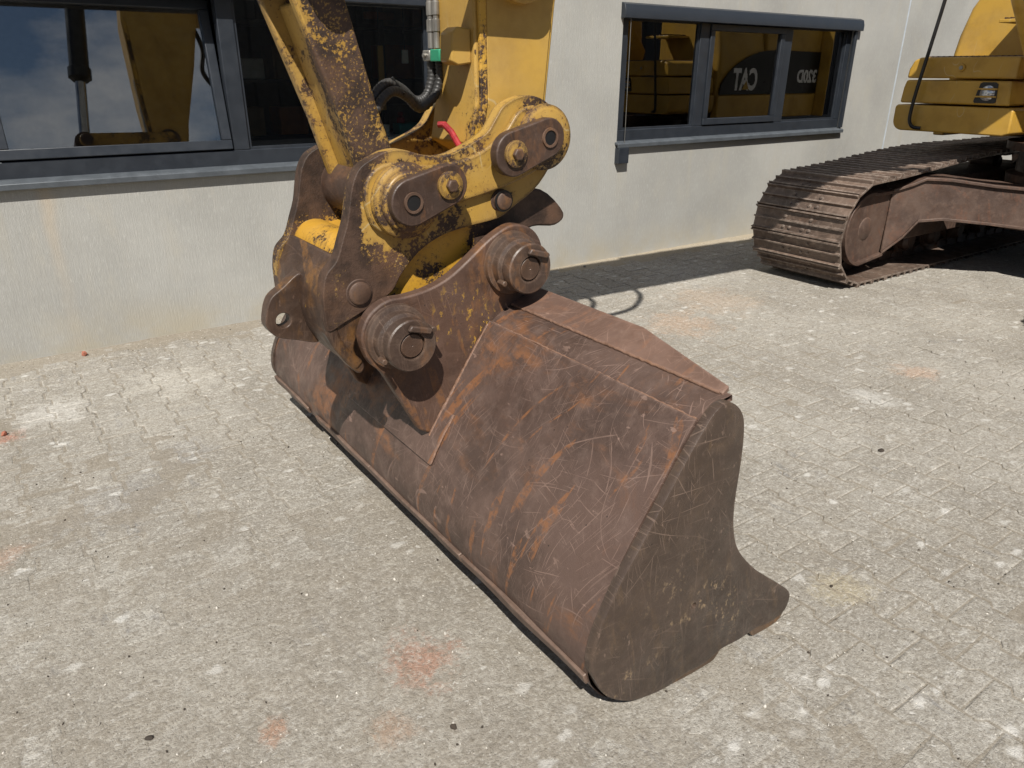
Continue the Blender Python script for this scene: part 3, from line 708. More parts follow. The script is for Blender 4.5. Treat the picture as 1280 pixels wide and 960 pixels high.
# cutting edge
MB().prism([(1.42, .034), (1.69, .026), (1.735, .004), (1.42, .004)], BY0+.03, BY1-.03).build('cutting_edge', 'wear', bk, bevel=.003)
# wear plate wrapped under the heel, in lengths with gaps
wi = [i for i, (x, z) in enumerate(sp) if .150 < z < .207 and x < 1.0]
base_l = [sp[i] for i in wi]
for (a, b) in ((1.015, 1.60), (1.605, 2.26), (2.262, 2.80), (2.90, 3.335)):
    vs = []; fs = []; N_ = 14; m = len(base_l)
    for j in range(N_+1):
        y = a+(b-a)*j/N_; th = .011+.004*mnoise.noise(Vector((y*5, 1, 2))); sh = .008*mnoise.noise(Vector((y*3.3, 5, 2)))
        po = offset(base_l, -th)
        vs += [(x, y, z+sh*(i < 2)) for i, (x, z) in enumerate(base_l)]+[(x, y, max(.002, z+sh*(i < 2))) for i, (x, z) in enumerate(po)]
    w = 2*m
    for j in range(N_):
        for i in range(m-1):
            fs.append((j*w+m+i, j*w+m+i+1, (j+1)*w+m+i+1, (j+1)*w+m+i))
        fs.append((j*w, j*w+m, (j+1)*w+m, (j+1)*w)); fs.append((j*w+m-1, (j+1)*w+m-1, (j+1)*w+2*m-1, j*w+2*m-1))
    for j in (0, N_):
        fs.append(tuple(j*w+i for i in range(m))+tuple(j*w+m+i for i in range(m-1, -1, -1)))
    MB().add(vs, fs).build('wear_strip', 'wear', bk, bevel=.003)
# folded spill guard along the top, cut back towards both ends
pl = [(1.325, 1.02), (1.352, 1.025), (1.432, 1.40), (1.436, 2.17), (1.432, 2.94), (1.352, 3.315), (1.325, 3.32)]
vs = []
for (x, y) in pl:
    z = .838+(x-1.325)*.36; vs.append((x, y, z))
top = [(x, y, z+.009) for x, y, z in vs]; bot = [(x+.003, y, z-.005) for x, y, z in vs]; m = len(vs)
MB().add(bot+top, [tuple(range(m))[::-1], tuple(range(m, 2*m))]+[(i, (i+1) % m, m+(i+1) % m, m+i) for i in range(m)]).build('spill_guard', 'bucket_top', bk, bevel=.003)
def weld(path, r, name='weld_seam', par=None):
    pts = []; rads = []
    for i in range(len(path)-1):
        a, b = Vector(path[i]), Vector(path[i+1]); k = max(2, int((b-a).length/.009))
        for j in range(k): pts.append(a.lerp(b, j/k)+Vector((random.uniform(-.001, .001),)*3)); rads.append(r*(1+.10*math.sin(j*1.3)+random.uniform(-.14, .14)))
    return MB().tube(pts, rads, 7).build(name, 'weld', par or bk, ang=80)
lp_ = [p for p in catmull(prof[3:8], 6, False)]
for (ya, yb) in ((BY0+.03, 1.9), (2.44, BY1-.03)):
    vs = []; fs = []; m = len(lp_); ny_ = 24
    for j in range(ny_+1):
        y = ya+(yb-ya)*j/ny_; w_ = .004*mnoise.noise(Vector((y*4, 2, 7)))
        for i in range(m):
            th = .011*(1-i/(m-1))**.7+.0006; q = offset(lp_, -th)[i]; x, z = q
            dn = .0035*mnoise.noise(Vector((x*3, y*2.2, z*3)))+.002*mnoise.noise(Vector((x*8, y*6, z*8)))
            vs.append((x+dn+(w_*.57 if i == 0 else 0), y, z+(w_*.82 if i == 0 else 0)))
        vs.append((lp_[0][0]+.004, y, lp_[0][1]-.002))
    w = m+1
    for j in range(ny_):
        for i in range(m-1): fs.append((j*w+i, (j+1)*w+i, (j+1)*w+i+1, j*w+i+1))
        fs.append((j*w, j*w+m, (j+1)*w+m, (j+1)*w))
    for j in (0, ny_): fs.append(tuple(j*w+i for i in range(m))+(j*w+m,))
    MB().add(vs, fs).build('back_plate', 'bucket', bk, ang=40)
    weld([(1.240, ya+.004, .801), (1.240, yb, .801)], .0032)
weld([(1.328, 1.03, .843), (1.328, 3.31, .843)], .005)
# mounting ears
earp = [(.967, .482), (.925, .566), (.888, .636), (.855, .70), (.818, .742), (.799, .787), (.792, .824), (.799, .859), (.819, .893), (.854, .919), (.894, .932), (.94, .932), (1.018, .942), (1.091, .967), (1.155, 1.007), (1.221, 1.054), (1.266, 1.081), (1.327, 1.104), (1.389, 1.092), (1.432, 1.057), (1.452, 1.0), (1.442, .94), (1.41, .89), (1.37, .845)]
ear_poly = [earp[0]]+catmull(earp[1:], 4, False)+[(1.30, .80), (1.20, .70), (1.08, .53), (1.015, .45)]
AX1, AX2 = (.902, .817), (1.322, .985)
for (a, b, sgn) in ((1.905, 1.948, -1), (2.392, 2.435, 1)):
    ear = MB().prism(ear_poly, a, b).build('mounting_ear', 'ear', bk, bevel=.006)
    f0 = a if sgn < 0 else b
    for (c, rb) in ((AX1, .079), (AX2, .080)):
        s = sgn
        MB().lathe([(f0-.0*s, rb+.022), (f0+.018*s, rb+.020), (f0+.022*s, rb+.006), (f0+.05*s, rb+.004), (f0+.056*s, rb-.008), (f0+.07*s, rb-.006), (f0+.074*s, rb), (f0+.106*s, rb), (f0+.110*s, rb-.004), (f0+.110*s, .0415), (f0+.098*s, .0405)], c, 'y', 48).build('pin_boss', 'boss', ear, ang=40)
        MB().lathe([(f0, .0375), (f0+.103*s, .0375), (f0+.1065*s, .034), (f0+.1065*s, .003), (f0+.104*s, .001)], c, 'y', 32).build('pin_head', 'plug', ear, ang=40)
        # keeper bar welded over the pin, two small bolts at the rim
        ca, sa = math.cos(R(-12)), math.sin(R(-12))
        def rot(u, w): return (c[0]+u*ca-w*sa, c[1]+u*sa+w*ca)
        y3, y4 = sorted((f0+.1105*s, f0+.126*s))
        MB().prism([rot(-.028, .046), rot(.045, .040), (rot(.05, .058)), rot(-.02, .064)], y3, y4).build('keeper_bar', 'boss', ear, bevel=.004)
        for (ang_, rr_) in ((18, .089), (208, .089)):
            bx, bz = c[0]+rr_*math.cos(R(ang_)), c[1]+rr_*math.sin(R(ang_)); y5, y6 = sorted((f0+.05*s, f0+.085*s))
            MB().lathe([(y5, .0095), (y6, .0095)], (bx, bz), 'y', 6).build('bolt', 'boss', ear, bevel=.002)
    if sgn < 0:
        sh_ = [(1.236, .79), (1.185, .719), (1.119, .622), (1.052, .524), (.999, .443)]
        weld([(x-.004, a-.004, z+.003) for x, z in sh_], .007, par=ear)
for c in (AX1, AX2): MB().lathe([(1.949, .0375), (2.391, .0375)], c, 'y', 32).build('bucket_pin', 'brown', bk)
# doubler plate under the ears
sub = [p for p in catmull(prof[3:], 8, False) if .375 < p[1] < .545 and p[0] < 1.1]
po = offset(sub, -.010)
vs = []; fs = []; m = len(sub)
for y, k0 in ((1.855, 0), (2.485, 0)):
    pass
def band(y0, y1, pl_, th, name, mat, bev=.004):
    po_ = offset(pl_, -th); m = len(pl_)
    vs = [(x, y0, z) for x, z in pl_]+[(x, y0, z) for x, z in po_]+[(x, y1, z) for x, z in pl_]+[(x, y1, z) for x, z in po_]
    fs = []
    for i in range(m-1): fs += [(m+i, m+i+1, 3*m+i+1, 3*m+i)]
    fs += [tuple(range(m))+tuple(range(2*m-1, m-1, -1)), tuple(range(2*m, 3*m))+tuple(range(4*m-1, 3*m-1, -1)), (0, m, 3*m, 2*m), (m-1, 2*m-1, 4*m-1, 3*m-1)]
    return MB().add(vs, fs).build(name, mat, bk, bevel=bev)
band(1.835, 2.505, sub, .009, 'doubler_plate', 'bucket')
for (y0, y1) in ((1.835, 1.838),):
    weld([(po[0][0]+.002, y0, po[0][1]), (po[-1][0]+.002, y0, po[-1][1])] if False else [(x+.004, y0-.001, z) for x, z in po], .0035)

# ================================================================== EXCAVATOR
ex = empty('excavator', (7.2, 2.2, 0), 'yellow tracked excavator with chipped quick coupler on its stick, parked beside the wall', 'excavator')
CY0, CY1 = 1.95, 2.40
# --- quick coupler
cheek = [(.979, 1.346), (.93, 1.343), (.897, 1.331), (.85, 1.306), (.825, 1.269), (.811, 1.221), (.799, 1.165), (.78, 1.115), (.756, 1.057), (.721, 1.02), (.707, .969), (.705, .924), (.706, .88), (.715, .852), (.762, .87), (.877, .918), (.923, .944), (.955, .989), (1.017, 1.049), (1.096, 1.088), (1.185, 1.105), (1.302, 1.12), (1.358, 1.148), (1.465, 1.214), (1.544, 1.325), (1.549, 1.374), (1.52, 1.437), (1.465, 1.474), (1.398, 1.482), (1.33, 1.457), (1.298, 1.42), (1.263, 1.378), (1.188, 1.342), (1.116, 1.321), (1.048, 1.327)]
cpoly = catmull(cheek, 4)
cp = MB().prism(cpoly, CY0, CY0+.05).build('quick_coupler', 'coupler', ex, bevel=.008, seg=3)
cp['label'] = 'chipped yellow quick coupler holding the bucket pins'
MB().prism(cpoly, CY1-.05, CY1).build('far_cheek', 'coupler', cp, bevel=.008, seg=3)
# raised band running along the middle of the near cheek and stepped bosses
band_ = catmull([(1.02, 1.175), (1.10, 1.178), (1.30, 1.215), (1.46, 1.27), (1.53, 1.33), (1.535, 1.38), (1.50, 1.435), (1.44, 1.455), (1.37, 1.44), (1.31, 1.375), (1.20, 1.318), (1.06, 1.30), (.93, 1.315), (.86, 1.28), (.845, 1.21), (.87, 1.14), (.95, 1.11)], 4)
MB().prism(band_, CY0-.022, CY0-.001).build('cheek_doubler', 'coupler', cp, bevel=.007, seg=3)
P1, P2 = (.968, 1.208), (1.462, 1.36)
MB().lathe([(CY0-.021, .108), (CY0-.040, .105), (CY0-.046, .095), (CY0-.048, .088), (CY0-.062, .086), (CY0-.066, .08)], P1, 'y', 48).build('pin_collar', 'collar', cp, ang=50)
MB().lathe([(CY0-.021, .10), (CY0-.036, .098), (CY0-.040, .088), (CY0-.044, .082)], P2, 'y', 48).build('pin_collar', 'collar', cp, ang=50)
def capsule(p, q, r0, r1):
    a = math.degrees(math.atan2(q[1]-p[1], q[0]-p[0])); return arc(*p, r0, a+90, a+270, 14)+arc(*q, r1, a-90, a+90, 14)
def lockplate(p, q, y0, y1, hole):
    o = MB().prism(capsule(p, q, .066, .058), y0, y1).build('locking_plate', 'brown', cp, bevel=.004)
    bore = MB(); 
    bore.lathe([(y0-.001, .030), (y0-.006, .029), (y0-.006, .022), (y0+.03, .021)], hole, 'y', 28)
    bore.build('pin_end', 'plug', cp, ang=40)
    MB().lathe([(y0-.0025, .0215), (y0-.002, .0005)], hole, 'y', 24).build('bore_shade', 'blackpaint', cp)  # flat black disc stands in for the shade inside the open bore
    return o
lockplate((.955, 1.213), (1.075, 1.252), CY0-.098, CY0-.067, (.955, 1.213))
lockplate((1.31, 1.322), (1.44, 1.364), CY0-.083, CY0-.046, (1.44, 1.364))
for (c, y) in (((1.073, 1.252), CY0-.098), ((1.312, 1.323), CY0-.083)):
    MB().lathe([(y, .040), (y-.008, .0395), (y-.010, .036), (y-.010, .012)], c, 'y', 32).build('washer', 'collar', cp, ang=40)
    MB().lathe([(y-.010, .019), (y-.022, .019), (y-.025, .015)], c, 'y', 6).build('bolt_head', 'plug', cp, bevel=.002)
for (c, r) in (((.815, .954), .034), ((1.311, 1.177), .027)):
    MB().lathe([(CY0-.001, r+.008), (CY0-.004, r+.006), (CY0-.004, r+.001)], c, 'y', 32).build('bore_rim', 'brown', cp)
    yy = CY0-.009 if c[0] < 1 else CY0-.028
    if c[0] > 1: MB().lathe([(CY0-.022, r+.007), (CY0-.0245, r+.006), (CY0-.0245, r+.001)], c, 'y', 32).build('bore_rim', 'blackpaint', cp)
    MB().lathe([(CY0, r), (yy, r), (yy-.003, r-.004)], c, 'y', 32).build('pivot_pin', 'plug', cp, ang=40)
# body between the cheeks
body = catmull([(.745, 1.0), (.83, 1.075), (.95, 1.10), (1.1, 1.16), (1.36, 1.19), (1.50, 1.19), (1.60, 1.105), (1.565, 1.065), (1.47, 1.07), (1.38, 1.04), (1.30, 1.035), (1.2, .96), (1.08, .90), (.98, .865), (.92, .88), (.86, .86), (.82, .83), (.77, .86)], 4)
MB().prism(body, CY0+.034, CY1-.034).build('coupler_body', 'coupler_in', cp, bevel=.008)
# curved front skin with hooks, open window above it
skin = [(.765, 1.065), (.735, 1.02), (.712, .97), (.704, .92), (.704, .872), (.718, .815), (.745, .765), (.79, .712)]
sk = catmull(skin, 4, False); so_ = offset(sk, .035)
mb = MB(); mb.prism(sk+so_[::-1], CY0+.004, CY1-.004); mb.build('front_skin', 'skin', cp, bevel=.01, seg=3)
for y0 in (CY0+.008, CY1-.07):
    MB().prism(catmull([(.712, .86), (.715, .82), (.745, .765), (.785, .71), (.806, .70), (.818, .716), (.812, .738), (.796, .758), (.79, .785), (.805, .82), (.84, .86), (.885, .915), (.80, .90)], 4), y0, y0+.062).build('hook', 'skin', cp, bevel=.008, seg=3)
# cast cross tube inside, below the link
MB().lathe([(CY0+.05, .075), (CY1-.05, .075)], (.845, 1.03), 'y', 32).build('cross_tube', 'coupler_in', cp)
# lifting eye on the front
lugp = catmull([(.595, .865), (.614, .917), (.655, .947), (.72, .985), (.735, .90), (.745, .80), (.748, .755), (.68, .775), (.623, .795), (.594, .83)], 4)
lug = MB(); nn_ = len(lugp); hole_ = arc(.646, .846, .023, 0, 360, nn_)[:-1]
# ring faces between outline and hole (same vertex count, matched by angle)
lp = sorted(lugp, key=lambda p: math.atan2(p[1]-.846, p[0]-.646)); hl = [(.646+.023*math.cos(math.atan2(p[1]-.846, p[0]-.646)), .846+.023*math.sin(math.atan2(p[1]-.846, p[0]-.646))) for p in lp]
vs = []; fs = []
for y in (2.15, 2.20): vs += [(x, y, z) for x, z in lp]+[(x, y, z) for x, z in hl]
for i in range(nn_):
    j = (i+1) % nn_
    fs += [(i, j, nn_+j, nn_+i), (2*nn_+i, 3*nn_+i, 3*nn_+j, 2*nn_+j), (i, 2*nn_+i, 2*nn_+j, j), (nn_+i, nn_+j, 3*nn_+j, 3*nn_+i)]
lug.add(vs, fs).build('lifting_eye', 'skin', cp, bevel=.006, seg=3)

# --- power link
lk0, lk1 = Vector(P1), Vector((.766, 1.855))
def sec(t, half): 
    d = (lk1-lk0).normalized(); nrm = Vector((d.y, -d.x)); c = lk0+(lk1-lk0)*t
    return (c+nrm*half, c-nrm*half)
LY0, LY1 = 2.035, 2.315
lnk = MB().lathe([(CY0+.052, .088), (CY1-.052, .088)], P1, 'y', 40).build('bucket_link', 'brown', ex)
lnk['label'] = 'brown yellow chipped link arm rising from the coupler to the bucket cylinder'
a0, b0 = sec(.05, .062); a1, b1 = sec(.35, .058); a2, b2 = sec(1.0, .075)
side_p = [tuple(a0), tuple(a1), tuple(a2), tuple(b2), tuple(b1), tuple(b0)]
for (y0, y1) in ((LY0, LY0+.035), (LY1-.035, LY1)): MB().prism(side_p, y0, y1).build('link_side', 'link', lnk, bevel=.008, seg=3)
ins = [tuple(Vector(p).lerp((lk0+lk1)/2, .0)) for p in side_p]
web0, web1 = sec(.08, .028), sec(.8, .028)
MB().prism([tuple(web0[0]), tuple(web1[0]), tuple(web1[1]), tuple(web0[1])], LY0+.034, LY1-.034).build('link_web', 'link', lnk, bevel=.006)
MB().lathe([(LY0-.01, .09), (LY1+.01, .09)], lk1, 'y', 36).build('link_eye', 'brown', lnk)
# --- stick
SP = Vector(P2); ST = Vector((1.74, 3.22))
stick_side = [(1.262, 1.34), (1.285, 1.46), (1.281, 1.74), (1.262, 2.2), (1.27, 2.9), (1.36, 3.5), (1.50, 3.85), (1.70, 3.9), (1.86, 3.45), (1.98, 3.2), (1.92, 2.95), (1.80, 2.5), (1.64, 2.0), (1.585, 1.75), (1.555, 1.46), (1.54, 1.33), (1.46, 1.26), (1.37, 1.28)]
SY0, SY1 = 2.03, 2.31
stk = MB().prism(stick_side, SY0+.012, SY1-.012).build('stick', 'stick', ex, bevel=.006)
stk['label'] = 'yellow dipper stick rising from the quick coupler out of the frame'
# side plates stand a little proud with their worn front edge
for (y0, y1) in ((SY0, SY0+.012), (SY1-.012, SY1)):
    MB().prism([(1.300, 1.355), (1.322, 1.46), (1.318, 1.74), (1.30, 2.2), (1.31, 2.9), (1.39, 3.47), (1.51, 3.81), (1.68, 3.86), (1.83, 3.44), (1.95, 3.2), (1.89, 2.95), (1.775, 2.5), (1.618, 2.0), (1.566, 1.75), (1.538, 1.47), (1.50, 1.36)], y0, y1).build('side_panel', 'stick', stk, bevel=.003)
    MB().prism([(1.273, 1.355), (1.295, 1.46), (1.291, 1.74), (1.272, 2.2), (1.28, 2.9), (1.308, 2.9), (1.298, 2.2), (1.316, 1.74), (1.320, 1.46), (1.298, 1.355)], y0-.004, y1-.001).build('edge_strip', 'stickedge', stk, bevel=.003)
IDP = (1.432, 1.84)
for s, y in ((-1, SY0), (1, SY1)):
    MB().lathe([(y, .105), (y+s*.030, .103), (y+s*.036, .095)], IDP, 'y', 40).build('idler_boss', 'stick', stk, ang=40)
    MB().lathe([(y+s*.036, .088), (y+s*.06, .088), (y+s*.064, .08)], IDP, 'y', 36).build('idler_pin', 'brown', stk, ang=40)
    # idler link from the stick boss to the top of the bucket link
    ys_ = sorted((y+s*.066, y+s*.098))
    MB().prism(capsule(IDP, tuple(lk1), .058, .055), *ys_).build('idler_link', 'link', stk, bevel=.006)
MB().lathe([(CY0-.03, .046), (CY1+.03, .046)], lk1, 'y', 24).build('link_pin', 'brown', stk)
# hose block, bracket and red lever on the front of the stick
MB().prism(catmull([(1.212, 1.578), (1.216, 1.655), (1.235, 1.672), (1.282, 1.668), (1.284, 1.572), (1.235, 1.566)], 1), 2.06, 2.13).build('cover_block', 'stick', stk, bevel=.005)
MB().box(1.284, 1.287, 2.04, 2.05, 1.6, 1.61).build('screw', 'plug', stk)
MB().box(1.245, 1.286, 2.255, 2.30, 1.580, 1.612).build('hose_clamp', 'steel', stk, bevel=.004)
MB().box(1.247, 1.287, 2.195, 2.254, 1.578, 1.614).build('clamp_block', 'green', stk, bevel=.003)
MB().lathe([(1.235, .007), (1.246, .007)], (2.278, 1.597), 'x', 8).build('clamp_bolt', 'steel', stk)
MB().tube([(1.225, 2.175, 1.392), (1.238, 2.16, 1.393), (1.246, 2.13, 1.372), (1.25, 2.03, 1.285)], .0105, 10).build('red_lever', 'red', stk)
for y in (2.285, 2.248):
    MB().lathe([(1.618, .010), (1.665, .010), (1.667, .013), (1.70, .013), (1.702, .009), (1.712, .009), (1.714, .012), (1.75, .012), (1.752, .010), (2.4, .010)], (1.270, y), 'z', 14).build('steel_pipe', 'steel', stk, ang=40)
def hose(path, r, name='hydraulic_hose', ridg=True):
    p = catmull(path, 14, False); q = []; rad = []
    L_ = 0
    for i in range(len(p)-1):
        a, b = Vector(p[i]), Vector(p[i+1]); k = max(1, int((b-a).length/.0028))
        for j in range(k):
            q.append(a.lerp(b, j/k)); rad.append(r*(1+(.14 if ridg and (len(q) % 3) else -.04)))
    return MB().tube(q, rad, 10).build(name, 'black', ex, ang=80)
h1 = [(1.268, 2.285, 1.582), (1.268, 2.285, 1.53), (1.245, 2.285, 1.475), (1.20, 2.28, 1.462), (1.145, 2.26, 1.497), (1.09, 2.24, 1.515), (1.045, 2.225, 1.495), (1.0, 2.21, 1.45), (.93, 2.20, 1.40)]
o = hose(h1, .0135); o['label'] = 'upper black corrugated hydraulic hose looping from the stick clamp'
o = hose([(x+.012 if i < 3 else x, y-.032, z-.022 if i > 2 else z) for i, (x, y, z) in enumerate(h1)], .0135); o['label'] = 'lower black corrugated hydraulic hose beside the first'
MB().tube([(1.10, 2.235, 1.532), (1.125, 2.235, 1.50), (1.12, 2.2, 1.485)], .004, 6).build('hose_tie', 'blackpaint', ex)
# --- bucket cylinder on the front of the stick
c0, c1 = Vector((lk1[0], 2.17, lk1[1])), Vector((1.05, 2.17, 3.72)); dcy = (c1-c0)
MB().tube([c0, c0+dcy*.55], .0425, 24).build('bucket_cylinder_rod', 'chrome', ex)
MB().tube([c0+dcy*.30, c0+dcy*.31, c0+dcy*.315, c0+dcy*.36, c0+dcy*.365, c1], [.06, .078, .092, .092, .078, .075], 28).build('bucket_cylinder_barrel', 'blackpaint', ex, ang=50)
MB().lathe([(2.09, .085), (2.25, .085)], lk1, 'y', 30).build('rod_eye', 'yellow', ex)
MB().prism([(1.0, 3.66), (1.1, 3.66), (1.42, 3.55), (1.46, 3.85), (1.1, 3.80), (1.0, 3.78)], 2.10, 2.24).build('cylinder_bracket', 'yellow', ex, bevel=.01)
# --- boom
boom_s = [(1.55, 3.24), (1.62, 3.44), (1.8, 3.52), (2.6, 3.50), (3.45, 3.46), (4.45, 3.38), (5.2, 3.32), (5.9, 3.08), (6.6, 2.5), (7.2, 1.8), (7.1, 1.5), (6.9, 1.5), (6.3, 2.05), (5.7, 2.5), (5.2, 2.70), (4.45, 2.80), (3.65, 2.86), (2.87, 2.92), (1.8, 3.0), (1.6, 3.08)]
bmn = MB().prism(boom_s, 1.95, 2.39).build('boom', 'yellow', ex, bevel=.012)
for y in (1.93, 2.39): MB().lathe([(y, .16), (y+.02, .16)], (1.74, 3.22), 'y', 36).build('pivot_cap', 'brown', bmn)
for y in (1.80, 2.54):
    s0, s1 = Vector((6.75, y, 1.3)), Vector((4.6, y, 3.1)); d = s1-s0
    MB().tube([s0, s0+d*.55], .075, 20).build('boom_cylinder_barrel', 'yellow', bmn); MB().tube([s0+d*.5, s1], .045, 20).build('boom_cylinder_rod', 'chrome', bmn)
s0, s1 = Vector((4.0, 2.17, 3.6)), Vector((1.62, 2.17, 3.82)); d = s1-s0
MB().tube([s0, s0+d*.6], .085, 20).build('stick_cylinder_barrel', 'yellow', bmn); MB().tube([s0+d*.55, s1], .05, 20).build('stick_cylinder_rod', 'chrome', bmn)
# hose loop sagging off the boom nose (its shadow curls on the paving)
MB().tube(catmull([(2.38, 2.0, 3.05), (2.44, 1.98, 2.72), (2.32, 1.97, 2.44), (2.08, 1.97, 2.40), (1.95, 1.98, 2.56), (1.99, 1.99, 2.8), (1.9, 2.0, 3.1)], 8, False), .022, 10).build('hydraulic_hose', 'black', ex)

# --- undercarriage
TY = 3.415; SHW = .79
def track_path():
    pts = []
    pts += [(9.1-(9.1-5.50)*i/60, 0.) for i in range(60)]
    pts += arc(5.455, .415, .415, 270, 96, 50)
    top_ = catmull([(5.45, .828), (5.75, .842), (6.11, .868), (6.8, .918), (7.4, .938), (8.3, .935), (9.0, .945)], 12, False)
    pts += top_[1:]
    pts += arc(9.1, .475, .475, 92, -88, 40)
    return pts
tp = [Vector(p) for p in track_path()]
seg = [0]
for i in range(len(tp)): seg.append(seg[-1]+(tp[(i+1) % len(tp)]-tp[i]).length)
TL = seg[-1]; NS = 52; pitch = TL/NS
def at_len(s):
    s %= TL
    i = max(0, min(len(tp)-1, int(np.searchsorted(seg, s, 'right'))-1)); a, b = tp[i], tp[(i+1) % len(tp)]
    t = (s-seg[i])/max(1e-9, seg[i+1]-seg[i]); return a.lerp(b, t)
def shoe_mesh():
    mb = MB(); h = SHW/2; t = .012; L2 = pitch/2
    # plate with three grouser bars; z = outward, grouser tips at z = 0
    g = .026; pr = [(-L2+.004, -g-t), (-L2+.004, -.004), (-L2+.012, 0), (-L2+.022, -g), (-.009, -g), (-.005, -.004), (.005, -.004), (.009, -g), (L2-.028, -g), (L2-.018, 0), (L2-.008, -.002), (L2-.002, -g-.004), (L2-.002, -g-t)]
    mb.prism(pr, -h, h)
    for x in (-.045, .035):
        for y in (-.115, -.055, .055, .115) if x < 0 else (-.115, .115):
            mb.lathe([(-g-.001, .013), (-g+.011, .012), (-g+.013, .008)], (x, y), 'z', 6)
    return mb
sm0 = shoe_mesh().build('track_shoe', 'track', None, bevel=.002)
shoe_me = sm0.data; bpy.data.objects.remove(sm0)
link_mb = MB()
link_mb.prism([(-pitch*.58, -.05), (-pitch*.58, -.10), (-pitch*.3, -.115), (pitch*.3, -.115), (pitch*.42, -.10), (pitch*.42, -.05), (0, -.040)], -.10, -.065)
link_mb.prism([(-pitch*.58, -.05), (-pitch*.58, -.10), (-pitch*.3, -.115), (pitch*.3, -.115), (pitch*.42, -.10), (pitch*.42, -.05), (0, -.040)], .065, .10)
link_mb.lathe([(-.11, .026), (.11, .026)], (-pitch*.5, -.08), 'y', 12)
def build_track(yc, lab):
    ch = MB(); poses = []
    for k in range(NS):
        s = (k+.5)*pitch; a = at_len(s-pitch*.42); b = at_len(s+pitch*.42); t = (b-a).normalized(); c = at_len(s)
        c = (a+b)/2*.35+c*.65
        tx = Vector((t.x, 0, t.y)); out = Vector((-t.y, 0, t.x))     # travelling backwards along the bottom: outward is down
        if k == 0: pass
        mat = Matrix(((tx.x, 0, out.x, c.x), (0, 1, 0, yc), (tx.z, 0, out.z, c.y), (0, 0, 0, 1)))
        poses.append(mat)
        ch.add([mat @ Vector(v) for v in link_mb.v], link_mb.f)
    return ch, poses
